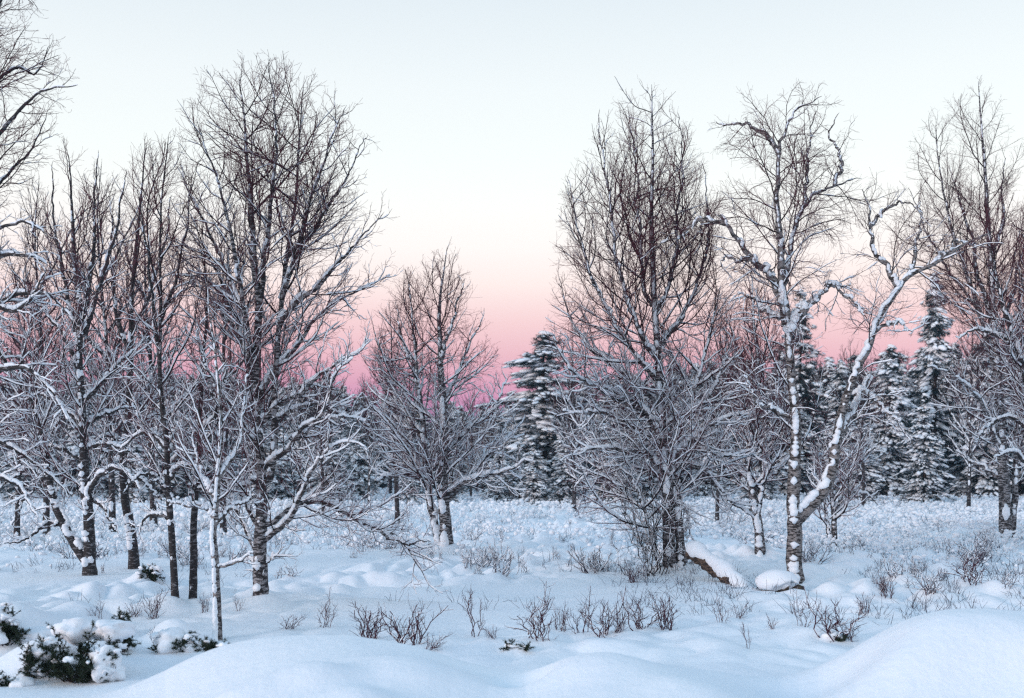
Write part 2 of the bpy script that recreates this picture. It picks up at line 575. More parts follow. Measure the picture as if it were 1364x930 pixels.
def make_tree(name, label, cat, Y, limb_spec, env, P_, group=None, seed=1, barks=None):
    """limb_spec: list of (kind, r0px, r1px, [(px,py)...]); env: list of (py,left,right)"""
    global RNG
    RNG = np.random.default_rng(seed)
    barks = barks or [M_BARK, M_BRANCH, M_TWIG]
    env = np.array(env, float)
    S = Y / F
    Ps, Rs, kinds = [], [], {}
    K0 = 44
    g0 = P_.get
    done = []     # (px,py,Y) samples
    for i, (kind, r0, r1, pts) in enumerate(limb_spec):
        q = resample(np.array([p[:2] for p in pts], float), K0)
        if kind == 'trunk' and i == 0:
            dep = np.cumsum(RNG.normal(0, .02, K0)) * 0 + np.linspace(0, RNG.uniform(-.2, .2), K0)
            ys = Y + dep
        else:
            if done:
                D = np.concatenate(done)
                dd = np.hypot(D[:, 0] - q[0, 0], D[:, 1] - q[0, 1])
                j = dd.argmin()
                y0 = D[j, 2]
                if dd[j] < 25: q[0, :2] = D[j, :2]
            else: y0 = Y
            ext = np.hypot(q[-1, 0] - q[0, 0], q[-1, 1] - q[0, 1]) * S
            slope = RNG.uniform(.12, .5) * RNG.choice([-1, 1])
            if kind == 'trunk': slope *= .35
            ext = min(ext, 200 * S)
            ys = y0 + ext * slope * np.linspace(0, 1, K0) ** 1.1 + np.sin(np.linspace(0, RNG.uniform(3, 8), K0)) * ext * .02
        # crooked growth
        amp = min(2.2, .35 + .02 * len(q)) * (1.0 if kind != 'trunk' else .5) * P_.get('crook', 1.25)
        wv = np.cumsum(RNG.normal(0, amp * .55, (K0, 2)), axis=0)
        wv -= np.linspace(0, 1, K0)[:, None] * wv[-1]
        q = q + wv * np.minimum(1, np.linspace(0, 6, K0))[:, None]
        done.append(np.stack([q[:, 0], q[:, 1], ys], 1))
        p = np.array([W(a, b, c) for (a, b), c in zip(q, ys)])
        rr = (r1 * .55 + (r0 - r1 * .55) * (1 - np.linspace(0, 1, K0)) ** g0('taper', 1.0)) * S * np.where(kind == 'trunk', 1.0, .92)
        if kind == 'trunk' and i == 0:
            rr[:3] *= [1.22, 1.12, 1.04]
        if kind == 'trunk' and abs(pts[0][1] - limb_spec[0][3][0][1]) < 14:   # reaches the ground
            p[0, 2] = float(ground(p[0, 0], p[0, 1])) - .25
        Ps.append(p); Rs.append(rr); kinds[i] = kind
    P0 = np.array(Ps); R0 = np.array(Rs)
    R0[:, -1] *= .3
    ro0 = np.arange(len(Ps))
    isT = np.array([kinds[i] == 'trunk' for i in range(len(Ps))])
    xc0 = P0[0, 0, 0]

    def inside(Q):
        px = 682 + Q[:, 0] / Y * F
        py = HOR + (EYE - Q[:, 2]) / Y * F
        l = np.interp(py, env[:, 0], env[:, 1]); r = np.interp(py, env[:, 0], env[:, 2])
        c = (l + r) / 2; hw = (r - l) / 2
        dy = (Q[:, 1] - Y) / S
        hw = hw + 5
        hy = hw * .95 + 8
        return (np.abs((px - c) / hw) ** 3 + np.abs(dy / hy) ** 3 < 1.12) & (py > env[0, 0]) & (py < env[-1, 0])

    g = P_.get
    dens = g('dens', 1.0)
    fs = max(1.0, (Y / 18.0) ** .6)
    tr = np.array([0, 0, g('trop', .10)])
    lev = [(P0, R0, ro0, 0, 9)]
    # level 1 from trunks: each becomes a branch part of its own
    PT, RT = P0[isT], R0[isT]
    A, AR, Aro, _ = grow(PT, RT, ro0[isT], g('sp1', .22) / dens, g('t1', .22), .985, g('ang1', (35, 62)), g('len1', (.7, 2.4)),
                         lambda l: (.0032 + .0060 * l) * g('rs', 1), 16, .10, tr, inside, minlen=.12)
    Aro = np.arange(len(A)) + len(Ps)
    # level 1 from hand placed limbs
    PL, RL = P0[~isT], R0[~isT]
    if len(PL):
        B, BR, Bro, _ = grow(PL, RL, ro0[~isT], g('sp1b', .15) / dens, .08, .99, g('angb', (28, 60)), g('lenb', (.35, 1.5)),
                             lambda l: (.0032 + .0060 * l) * g('rs', 1), 16, .11, tr * .9, inside, ratio=g('ratiob', .42), minlen=.1)
    else:
        B, BR, Bro = np.zeros((0, 16, 3)), np.zeros((0, 16)), np.zeros(0, int)
    P1 = np.concatenate([A, B]); R1 = np.concatenate([AR, BR]); ro1 = np.concatenate([Aro, Bro])
    lev.append((P1, R1, ro1, 1, 5))
    P2, R2, ro2, _ = grow(P1, R1, ro1, g('sp2', .085) * fs / dens, .10, .99, g('ang2', (25, 55)), g('len2', (.16, 1.0)),
                          lambda l: (.0032 + .0046 * l) * g('rs', 1), 8, g('wob2', .13), tr * g('tr2', .8), inside, ratio=.6, minlen=.06)
    lev.append((P2, R2, ro2, 2, 3))
    # extra fine twigs straight off the hand placed limbs' ends as well
    P3, R3, ro3, _ = grow(P2, R2, ro2, g('sp3', .062) * fs / dens, .12, 1.0, g('ang3', (22, 55)), g('len3', (.09, .38)),
                          lambda l: (.0022 + .001 * l) * g('rs', 1), 4, g('wob3', .15), tr * g('tr3', .4), None, ratio=.75, minlen=.03)
    R3 = np.maximum(R3, .0016 * g('rs', 1))
    lev.append((P3, R3, ro3, 2, 3))
    s_lo, s_hi = g('snow', (520, 230))
    s_max = g('smax', 1.0); s_min = g('smin', .12)

    def amt(P):
        py = HOR + (EYE - P[..., 2]) / Y * F
        return s_min + (s_max - s_min) * sstep(s_hi, s_lo, py)
    sb = g('sbase', .024) * (S / .0108) ** .5
    snow = []
    for (P, R, ro, base, krel, cells, cover, sides, K2, plaster) in (
            (P0, R0, ro0, sb * 1.05, .30, 28, .44, 8, 230, g('plaster', .35)),
            (P1, R1, ro1, sb * .66, .75, 6, .46, 6, 28, .06),
            (P2, R2, ro2, sb * .33, .7, 5, .60, 4, 12, 0.0)):
        res = snow_on(P, R, amt, base, krel, cells, cover * g('cover', 1), sides, K2, plaster)
        if res is None: continue
        C, rad, keep = res
        snow.append((C, rad, ro[keep], sides))
    base = np.array([P0[0, 0, 0], P0[0, 0, 1], float(ground(P0[0, 0, 0], P0[0, 0, 1]))])
    tree = empty(name, base, label, cat, group)
    fill_parts(tree, base, kinds, lev, snow, barks)
    return tree


T, B_ = 'trunk', 'branch'

make_tree('birch_tree', 'tall wide-crowned bare birch with thick mottled trunk and one low limb drooping to the right', 'tree', 16.4, [
    (T, 11, 7.5, [(348, 812), (347, 760), (347, 700), (348, 640), (345, 580), (341, 515)]),
    (T, 6.5, 1.0, [(341, 520), (342, 470), (344, 415), (338, 350), (336, 300), (332, 230), (325, 150), (318, 105)]),
    (T, 5.5, 1.0, [(358, 650), (366, 590), (367, 520), (369, 460), (373, 410), (380, 350), (392, 270), (398, 190), (405, 110)]),
    (B_, 5, .9, [(341, 525), (331, 470), (322, 415), (312, 350), (298, 290), (282, 225), (262, 160)]),
    (B_, 4.5, .9, [(344, 415), (353, 340), (362, 270), (366, 200), (362, 130), (358, 85)]),
    (B_, 4, .9, [(375, 400), (396, 330), (416, 260), (440, 190), (462, 140)]),
    (B_, 4.5, .8, [(371, 432), (400, 398), (430, 370), (470, 325), (512, 282)]),
    (B_, 4.2, .8, [(345, 530), (370, 485), (398, 455), (415, 425), (440, 402), (482, 384), (520, 366)]),
    (B_, 4.5, .8, [(348, 562), (378, 540), (402, 528), (428, 505), (458, 482), (492, 452)]),
    (B_, 4, .8, [(352, 622), (382, 596), (405, 566), (428, 545), (448, 500), (470, 478)]),
    (B_, 3.6, .8, [(395, 585), (420, 560), (455, 556), (486, 562)]),
    (B_, 4.2, .7, [(362, 700), (377, 684), (402, 672), (432, 668), (462, 684), (500, 702), (532, 714), (548, 738), (572, 778)]),
    (B_, 3.2, .7, [(500, 702), (525, 720), (555, 718), (575, 722)]),
    (B_, 4, .7, [(350, 722), (374, 704), (390, 684), (398, 655), (418, 618), (446, 592), (478, 590)]),
    (B_, 3.4, .8, [(342, 738), (328, 708), (314, 684), (305, 655), (303, 620)]),
    (B_, 4, .8, [(344, 702), (330, 676), (318, 658), (298, 640), (276, 625), (262, 600)]),
    (B_, 4, .8, [(350, 640), (330, 640), (306, 655), (290, 664)]),
    (B_, 4.5, .9, [(340, 512), (320, 450), (299, 400), (280, 350), (262, 320), (243, 298)]),
    (B_, 4, .9, [(338, 500), (312, 445), (290, 417), (258, 384), (236, 372)]),
    (B_, 3.2, .7, [(303, 404), (275, 372), (250, 366), (230, 368)]),
    (B_, 3.2, .7, [(352, 745), (360, 742), (366, 737)]),
    (B_, 3.2, .9, [(342, 748), (336, 744), (331, 743)]),
    (B_, 3.4, .8, [(346, 600), (322, 560), (300, 530), (280, 500), (262, 440)]),
    (B_, 3.6, .8, [(366, 560), (392, 548), (420, 540), (450, 552), (478, 553)]),
    (B_, 3.2, .8, [(380, 345), (420, 310), (455, 250), (490, 180)]),
    (B_, 3.2, .8, [(322, 415), (292, 340), (262, 270), (240, 210)]),
], [(70, 352, 366), (95, 300, 430), (130, 262, 474), (200, 236, 500), (300, 222, 522), (400, 222, 528), (500, 235, 525), (600, 250, 520), (680, 262, 560), (800, 300, 592)],
    dict(snow=(500, 150), t1=.42, sp1=.19, sp1b=.15, lenb=(.4, 1.8), ratiob=.5, angb=(30, 66), trop=.06, rs=1.05, smin=.30, smax=1.05, sbase=.026, sp2=.092, sp3=.058), seed=11)

make_tree('birch_tree', 'dense cone-shaped bare birch with reddish upper twigs and heavily snowed lower boughs', 'tree', 21.6, [
    (T, 9, 1.0, [(893, 768), (890, 700), (886, 640), (881, 560), (876, 480), (872, 400), (870, 330), (868, 250), (868, 180), (868, 112)]),
    (T, 7, 1.0, [(907, 768), (906, 710), (899, 650), (900, 600), (916, 550), (936, 490), (950, 430), (960, 380)]),
    (T, 3.2, .9, [(880, 768), (868, 720), (858, 680), (845, 640), (835, 600)]),
    (B_, 4, .8, [(876, 480), (848, 440), (826, 360), (812, 260), (799, 145)]),
    (B_, 3.8, .8, [(877, 510), (836, 462), (796, 390), (772, 310), (755, 236)]),
    (B_, 3.4, .8, [(872, 410), (856, 380), (846, 300), (842, 220), (836, 140)]),
    (B_, 3.4, .8, [(872, 420), (892, 380), (902, 300), (908, 220), (903, 150)]),
    (B_, 3.6, .8, [(875, 465), (910, 420), (932, 350), (940, 280), (934, 215)]),
    (B_, 3.8, .8, [(879, 540), (838, 500), (792, 462), (762, 415), (744, 366)]),
    (B_, 3.6, .8, [(880, 565), (832, 535), (784, 512), (750, 480), (736, 448)]),
    (B_, 4.2, .8, [(884, 600), (842, 566), (796, 552), (750, 548)]),
    (B_, 4.5, .8, [(887, 628), (850, 602), (805, 594), (762, 603)]),
    (B_, 4.2, .8, [(887, 640), (845, 622), (805, 628), (768, 646)]),
    (B_, 4.2, .8, [(897, 610), (930, 580), (962, 556), (1000, 552)]),
    (B_, 3.8, .8, [(897, 622), (928, 622), (958, 648), (985, 672), (1003, 692)]),
    (B_, 3.6, .8, [(884, 570), (925, 545), (958, 505), (978, 440)]),
    (B_, 3.6, .8, [(898, 600), (935, 600), (970, 606), (1005, 600)]),
    (B_, 3.0, .8, [(900, 640), (906, 675), (915, 700), (914, 725)]),
    (B_, 3.6, .8, [(884, 590), (850, 540), (805, 515), (760, 508)]),
], [(106, 862, 875), (140, 795, 906), (190, 778, 930), (260, 752, 948), (330, 748, 962), (420, 735, 985), (500, 732, 1000), (600, 740, 1012), (690, 760, 1010), (735, 830, 930)],
    dict(snow=(560, 330), t1=.18, sp1=.16, sp1b=.115, ang1=(48, 74), angb=(28, 62), len1=(.6, 2.6), lenb=(.4, 1.9), ratiob=.55, trop=.05, crook=1.6, rs=1.0, smin=.30, smax=1.15, sbase=.027, cover=.97, plaster=.55, sp2=.11, sp3=.066), seed=12)

make_tree('birch_tree', 'old crooked birch with snow plastered trunk forking low into a long limb leaning right', 'tree', 20.2, [
    (T, 11, 8, [(1060, 778), (1057, 740), (1055, 690), (1056, 640), (1059, 580), (1055, 535), (1052, 490), (1050, 450), (1047, 425)]),
    (T, 8.3, 1.8, [(1058, 696), (1078, 676), (1096, 655), (1108, 620), (1112, 580), (1122, 540), (1138, 502), (1156, 458), (1166, 425), (1186, 394), (1210, 366), (1246, 350), (1286, 326), (1326, 307)]),
    (B_, 8, 3.4, [(1048, 432), (1040, 396), (1024, 370), (1004, 344), (986, 320), (968, 300), (956, 286)]),
    (B_, 3.2, .9, [(968, 300), (945, 296), (925, 302), (905, 316), (888, 322), (872, 334)]),
    (B_, 7, 1.0, [(1047, 430), (1043, 370), (1038, 310), (1036, 255), (1040, 205), (1046, 165), (1068, 140), (1095, 128)]),
    (B_, 5, 1.0, [(1044, 380), (1054, 325), (1066, 285), (1085, 262), (1112, 248), (1148, 238)]),
    (B_, 4, .9, [(1060, 300), (1072, 250), (1074, 200), (1086, 150)]),
    (B_, 4, .9, [(1038, 205), (1020, 184), (1000, 172), (976, 166), (953, 161)]),
    (B_, 3.6, .9, [(1112, 248), (1113, 205), (1108, 175), (1118, 150)]),
    (B_, 7.5, 5.5, [(1050, 445), (1064, 424), (1080, 407), (1092, 398)]),
    (B_, 3, .8, [(1086, 402), (1102, 384), (1118, 376), (1134, 380)]),
    (B_, 3, .8, [(1098, 378), (1118, 384), (1138, 400), (1150, 420)]),
    (B_, 3.4, .8, [(1049, 428), (1022, 416), (1002, 400), (982, 391)]),
    (B_, 6.5, 4, [(1114, 590), (1134, 556), (1142, 528), (1156, 498)]),
    (B_, 3.8, 1.2, [(1136, 528), (1156, 527), (1170, 540), (1188, 556), (1200, 562)]),
    (B_, 5, .9, [(1196, 384), (1186, 350), (1172, 330), (1162, 300), (1160, 270), (1150, 252)]),
    (B_, 3.6, .9, [(1210, 366), (1222, 332), (1230, 300), (1226, 262)]),
    (B_, 3.4, .9, [(1162, 300), (1178, 285), (1200, 272), (1222, 280)]),
    (B_, 3.4, .8, [(1246, 350), (1262, 334), (1278, 322), (1300, 330)]),
    (B_, 3, .8, [(1160, 446), (1178, 440), (1198, 438), (1216, 442)]),
    (B_, 3, .8, [(1056, 560), (1032, 540), (1010, 530), (990, 500)]),
    (B_, 3.4, .8, [(1004, 344), (985, 350), (972, 345), (962, 355)]),
], [(118, 1070, 1108), (140, 958, 1132), (185, 946, 1160), (240, 950, 1175), (280, 935, 1262), (330, 860, 1330), (400, 900, 1330), (480, 960, 1260), (600, 985, 1210), (690, 1010, 1140)],
    dict(snow=(440, 220), t1=.42, sp1=.34, sp1b=.19, trop=.0, rs=.95, lenb=(.5, 1.7), ratiob=.7, wob2=.2, wob3=.26, tr2=-1, smin=.28, smax=.92, crook=1.9, sbase=.026, plaster=.56, cover=1.15, sp2=.085, sp3=.065, len3=(.12, .5)), seed=13,
    barks=[M_BARKO, M_BRANCH, M_TWIG])

make_tree('birch_tree', 'small far birch with two close stems, rose tinted crown, in the middle gap', 'tree', 27.5, [
    (T, 9, 1.0, [(596, 737), (593, 700), (588, 650), (590, 600), (591, 550), (588, 480), (587, 420), (591, 370), (596, 328)]),
    (T, 6, 1.0, [(587, 736), (579, 690), (571, 640), (563, 560), (556, 500), (550, 430), (544, 372)]),
    (B_, 4, .8, [(596, 668), (630, 628), (664, 594), (700, 556)]),
    (B_, 4, .8, [(594, 660), (638, 640), (678, 628), (700, 612)]),
    (B_, 3.4, .8, [(589, 560), (612, 500), (632, 450), (645, 410)]),
    (B_, 3.4, .8, [(588, 480), (604, 420), (618, 370)]),
    (B_, 3.4, .8, [(566, 590), (535, 540), (512, 490), (505, 440)]),
    (B_, 3.4, .8, [(572, 645), (540, 630), (515, 632), (500, 640)]),
    (B_, 3.4, .8, [(558, 520), (540, 460), (528, 400)]),
    (B_, 3.4, .8, [(574, 660), (545, 600), (515, 570), (496, 540)]),
    (B_, 3.4, .8, [(590, 610), (622, 575), (655, 545), (680, 500)]),
], [(322, 589, 603), (370, 532, 628), (430, 500, 648), (480, 492, 660), (560, 492, 702), (650, 500, 708), (700, 540, 640)],
    dict(snow=(560, 400), t1=.14, sp1=.18, sp1b=.18, ang1=(38, 66), trop=.05, len1=(.8, 3.0), lenb=(.4, 1.9), ratiob=.55, rs=1.15, smin=.25, smax=1.2, sbase=.029, plaster=.55), seed=14)

make_tree('birch_tree', 'birch with a fan of thin stems and a side trunk leaning left', 'tree', 21.6, [
    (T, 8.5, 5.5, [(119, 768), (118, 700), (114, 640), (112, 590), (110, 540), (106, 490), (108, 440)]),
    (T, 5, .9, [(107, 450), (101, 370), (96, 290), (91, 205)]),
    (B_, 4.4, .9, [(109, 450), (116, 370), (126, 280), (131, 200)]),
    (B_, 4, .9, [(107, 470), (88, 380), (76, 300), (70, 215)]),
    (B_, 4, .9, [(111, 450), (138, 370), (156, 300), (168, 225)]),
    (T, 7, 1.2, [(116, 750), (92, 712), (74, 672), (66, 622), (56, 570), (38, 520), (20, 480)]),
    (B_, 5, 2.0, [(117, 694), (124, 648), (146, 624), (168, 630), (186, 652)]),
    (B_, 3.6, .9, [(112, 535), (140, 502), (166, 480), (196, 448)]),
    (B_, 3.6, .9, [(112, 570), (136, 552), (160, 540), (180, 545)]),
    (B_, 3.6, .9, [(107, 500), (80, 440), (50, 400), (25, 370)]),
    (B_, 3.6, .9, [(111, 570), (80, 540), (50, 530), (25, 545)]),
    (B_, 3.4, .9, [(68, 640), (40, 625), (15, 640), (-5, 655)]),
    (B_, 3.4, .9, [(88, 700), (60, 700), (30, 720), (5, 725)]),
    (B_, 3.2, .9, [(115, 660), (135, 668), (150, 690), (158, 715)]),
    (B_, 3.4, .9, [(113, 620), (90, 600), (60, 598), (30, 615)]),
    (B_, 3.2, .9, [(112, 600), (140, 590), (170, 600), (195, 625)]),
    (B_, 3.2, .9, [(66, 622), (50, 650), (30, 670), (15, 700)]),
], [(188, 86, 134), (240, 56, 182), (350, 28, 216), (450, 5, 215), (550, -20, 215), (690, -20, 210), (740, 0, 150)],
    dict(snow=(480, 250), t1=.2, sp1=.26, sp1b=.24, ang1=(32, 66), trop=.07, rs=1.1, smin=.28, smax=1.05, plaster=.4, sp3=.095), seed=15, barks=[M_BARKD, M_BRANCH, M_TWIG])

make_tree('birch_tree', 'slim dark birch curving slightly, just right of the fan-stemmed birch on the left', 'tree', 23, [
    (T, 7, 1.0, [(179, 764), (176, 720), (168, 670), (164, 620), (170, 560), (174, 500), (172, 440), (176, 380), (184, 300), (190, 235), (196, 190)]),
    (B_, 3.4, .9, [(173, 470), (152, 400), (150, 330), (145, 260)]),
    (B_, 3.4, .9, [(173, 450), (196, 390), (215, 330), (228, 260)]),
    (B_, 3.2, .9, [(168, 590), (200, 560), (225, 550)]),
    (B_, 3.0, .9, [(166, 650), (185, 640), (205, 655), (215, 685)]),
    (B_, 3.0, .9, [(165, 630), (148, 622), (132, 640), (125, 668)]),
    (B_, 3.0, .9, [(166, 600), (145, 580), (130, 585), (110, 600)]),
], [(185, 190, 204), (240, 155, 232), (350, 138, 240), (450, 125, 242), (600, 105, 245), (700, 110, 225)],
    dict(snow=(500, 300), t1=.25, sp1=.2, sp1b=.2, trop=.06, rs=1.15, smin=.3, plaster=.4), seed=16, barks=[M_BARKD, M_BRANCH, M_TWIG])

make_tree('birch_tree', 'tall thin dark-trunked birch, left one of the close pair beside the white sapling', 'tree', 16.4, [
    (T, 5.2, .9, [(234, 812), (232, 760), (230, 720), (228, 680), (222, 600), (215, 540), (212, 480), (214, 420), (212, 340), (216, 260), (225, 178)]),
    (B_, 3, .9, [(213, 470), (196, 400), (190, 320), (182, 250)]),
    (B_, 3, .9, [(213, 430), (236, 370), (250, 300), (255, 230)]),
    (B_, 3, .9, [(227, 665), (210, 640), (192, 632), (170, 650)]),
    (B_, 3, .9, [(229, 700), (215, 684), (196, 690), (184, 712)]),
    (B_, 3, .9, [(226, 640), (245, 622), (262, 630), (272, 655)]),
    (B_, 3, .9, [(222, 600), (200, 580), (178, 585), (160, 600)]),
    (B_, 3, .9, [(218, 560), (250, 530), (280, 505), (300, 500)]),
], [(172, 219, 232), (220, 182, 262), (320, 172, 270), (450, 162, 280), (600, 155, 300), (725, 165, 285)],
    dict(snow=(500, 300), t1=.25, sp1=.19, trop=.06, rs=1.0, smin=.3, plaster=.25), seed=17, barks=[M_BARKD, M_BRANCH, M_TWIG])

make_tree('birch_tree', 'shorter dark-trunked birch, right one of the close pair beside the white sapling', 'tree', 16.6, [
    (T, 5.6, .9, [(256, 812), (258, 760), (260, 700), (262, 650), (266, 600), (268, 540), (271, 480), (276, 420), (273, 350), (270, 290)]),
    (B_, 3, .9, [(262, 640), (246, 600), (240, 560), (236, 520)]),
    (B_, 3, .9, [(267, 580), (290, 540), (305, 490)]),
    (B_, 3, .9, [(262, 655), (285, 640), (300, 655), (308, 680)]),
    (B_, 3, .9, [(264, 620), (242, 602), (226, 612), (216, 640)]),
], [(276, 264, 276), (340, 236, 300), (450, 226, 316), (650, 215, 320), (710, 225, 312)],
    dict(snow=(480, 300), t1=.28, sp1=.18, trop=.06, rs=1.0, smin=.3, plaster=.3), seed=18, barks=[M_BARKD, M_BRANCH, M_TWIG])

make_tree('birch_sapling', 'young thin birch with snow whitened stem, left of the big mottled trunk', 'tree', 13.3, [
    (T, 6, 1.0, [(290, 854), (289, 800), (287, 750), (284, 700), (288, 660), (292, 610), (294, 560), (290, 520), (286, 470), (280, 420), (276, 368)]),
    (B_, 2, .8, [(289, 757), (308, 752), (324, 744), (338, 734)]),
    (B_, 3.4, .9, [(285, 690), (268, 672), (246, 672), (222, 666)]),
    (B_, 3.4, .9, [(288, 665), (272, 640), (262, 615), (255, 570)]),
    (B_, 3.2, .9, [(290, 640), (312, 600), (322, 550), (330, 500)]),
    (B_, 3, .9, [(286, 700), (300, 680), (325, 668), (340, 650)]),
], [(362, 271, 284), (440, 254, 318), (560, 236, 345), (690, 212, 345), (765, 270, 340)],
    dict(snow=(560, 350), t1=.3, sp1=.24, sp1b=.2, rs=.95, smax=.95, smin=.25, plaster=.70, sbase=.024, dens=.8), seed=19, barks=[M_BARKO, M_BRANCH, M_TWIG])

make_tree('birch_tree', 'short snow streaked birch leaning left between the cone-shaped birch and the old crooked one', 'tree', 26, [
    (T, 7, .9, [(1013, 742), (1010, 705), (1002, 665), (996, 620), (1002, 570), (1010, 500), (1004, 430), (1000, 350)]),
    (T, 4, .9, [(1006, 700), (1014, 660), (1018, 620), (1030, 560), (1034, 500)]),
    (B_, 3, .8, [(998, 640), (975, 610), (955, 600), (935, 620)]),
    (B_, 3, .8, [(1005, 540), (980, 480), (965, 420)]),
    (B_, 3, .8, [(1014, 650), (1040, 620), (1060, 600)]),
], [(340, 990, 1008), (400, 962, 1030), (500, 940, 1050), (600, 925, 1070), (690, 930, 1060)],
    dict(snow=(560, 400), t1=.2, sp1=.17, rs=1.5, smax=1.2, plaster=.7, sbase=.028), seed=20)

make_tree('birch_sapling', 'low twin-stemmed birch with spreading drooping twigs, behind the old crooked birch', 'tree', 30, [
    (T, 4.5, .9, [(1110, 727), (1112, 690), (1108, 650), (1112, 610), (1118, 575)]),
    (T, 3.5, .9, [(1107, 726), (1100, 690), (1094, 655), (1080, 630)]),
    (B_, 2.6, .8, [(1111, 680), (1130, 655), (1152, 658), (1170, 672)]),
    (B_, 2.6, .8, [(1110, 650), (1130, 630), (1150, 600), (1160, 575)]),
], [(560, 1100, 1140), (600, 1080, 1175), (680, 1070, 1190), (705, 1080, 1180)],
    dict(snow=(600, 500), t1=.2, sp1=.17, rs=1.5, smax=1.1, plaster=.5), seed=21)

make_tree('birch_tree', 'tall pointed birch with dense multiple stems at the right edge', 'tree', 32, [
    (T, 8.5, 1.0, [(1340, 722), (1338, 680), (1335, 620), (1331, 550), (1326, 480), (1322, 420), (1318, 340), (1312, 260), (1307, 180), (1303, 108)]),
    (T, 5, .9, [(1347, 722), (1350, 660), (1352, 590), (1350, 500), (1356, 420), (1358, 340)]),
    (B_, 4, .9, [(1327, 500), (1302, 410), (1275, 330), (1255, 250), (1246, 172)]),
    (B_, 4, .9, [(1322, 430), (1296, 340), (1278, 270), (1264, 220)]),
    (B_, 3.6, .9, [(1318, 350), (1335, 280), (1340, 210)]),
    (B_, 3.2, .9, [(1326, 480), (1300, 410), (1262, 350), (1232, 300), (1210, 250)]),
    (B_, 4.5, .9, [(1334, 610), (1318, 555), (1294, 516), (1262, 494), (1238, 488)]),
    (B_, 3.6, .9, [(1325, 450), (1350, 380), (1370, 300)]),
    (B_, 3.6, .9, [(1336, 640), (1300, 620), (1270, 600)]),
], [(104, 1297, 1310), (150, 1240, 1326), (210, 1205, 1350), (320, 1200, 1390), (400, 1245, 1395), (500, 1240, 1400), (600, 1240, 1410), (660, 1280, 1390)],
    dict(snow=(540, 330), t1=.2, sp1=.24, sp1b=.24, ang1=(35, 66), trop=.05, len1=(.8, 3.0), lenb=(.4, 2.0), ratiob=.5, rs=1.1, smin=.1, smax=1.0, plaster=.4), seed=22)

make_tree('birch_tree', 'dark trunked birch leaning inward, cut off by the right edge of the picture', 'tree', 27, [
    (T, 9, 1.2, [(1392, 735), (1386, 650), (1378, 560), (1366, 500), (1352, 452), (1338, 410), (1328, 372), (1318, 320)]),
    (B_, 4, .9, [(1372, 520), (1380, 440), (1376, 340), (1366, 230)]),
    (B_, 4, .9, [(1380, 580), (1345, 560), (1318, 570), (1300, 590)]),
    (B_, 3.6, .9, [(1356, 462), (1330, 450), (1300, 440), (1280, 450)]),
    (B_, 3.6, .9, [(1384, 630), (1350, 600), (1325, 610)]),
], [(215, 1350, 1390), (300, 1300, 1430), (400, 1290, 1440), (500, 1280, 1450), (650, 1290, 1450)],
    dict(snow=(480, 300), t1=.25, sp1=.18, rs=1.4, smin=.3, smax=1.2, plaster=.4), seed=23, barks=[M_BARKD, M_BRANCH, M_TWIG])

make_tree('birch_tree', 'large near birch whose snowy boughs reach in from beyond the left edge', 'tree', 14, [
    (T, 14, 5, [(-66, 842), (-62, 700), (-55, 550), (-50, 400), (-46, 250), (-40, 100), (-30, -50), (-25, -180)]),
    (B_, 5, .9, [(-50, 420), (-20, 404), (20, 410), (45, 385), (62, 358)]),
    (B_, 6, 1.2, [(-52, 380), (-20, 345), (10, 338), (40, 342), (62, 352)]),
    (B_, 6, 1.2, [(-53, 450), (-15, 425), (15, 402), (40, 396), (70, 400), (92, 420)]),
    (B_, 4, .9, [(-48, 350), (-10, 310), (20, 300), (40, 302), (70, 318)]),
    (B_, 4.5, .9, [(-46, 250), (-10, 190), (25, 150), (60, 122), (104, 113)]),
    (B_, 4, .9, [(-43, 170), (-5, 110), (25, 90), (50, 96), (66, 60)]),
    (B_, 4, .9, [(-40, 90), (-5, 20), (20, -20), (45, 8)]),
    (B_, 4, .9, [(-48, 320), (-10, 260), (20, 225), (48, 190), (62, 150)]),
    (B_, 5.5, 1.0, [(-56, 560), (-25, 510), (5, 494), (30, 492), (60, 520), (90, 560)]),
    (B_, 5.5, 3, [(-54, 540), (-20, 490), (0, 472), (16, 492)]),
    (B_, 4, .9, [(-58, 620), (-15, 590), (20, 600), (55, 625), (95, 660)]),
    (B_, 4, .9, [(-60, 680), (-20, 645), (20, 650), (50, 690)]),
], [(-200, -200, 40), (0, -200, 46), (60, -200, 82), (115, -200, 120), (200, -200, 76), (300, -200, 82), (400, -200, 100), (550, -200, 110), (720, -170, 105)],
    dict(snow=(420, 200), t1=.2, sp1=.24, sp1b=.14, rs=1.0, smin=.25, smax=1.0, sbase=.024, plaster=.3, lenb=(.3, 1.5), trop=.0, wob2=.18, wob3=.2), seed=24, barks=[M_BARKD, M_BRANCH, M_TWIG])


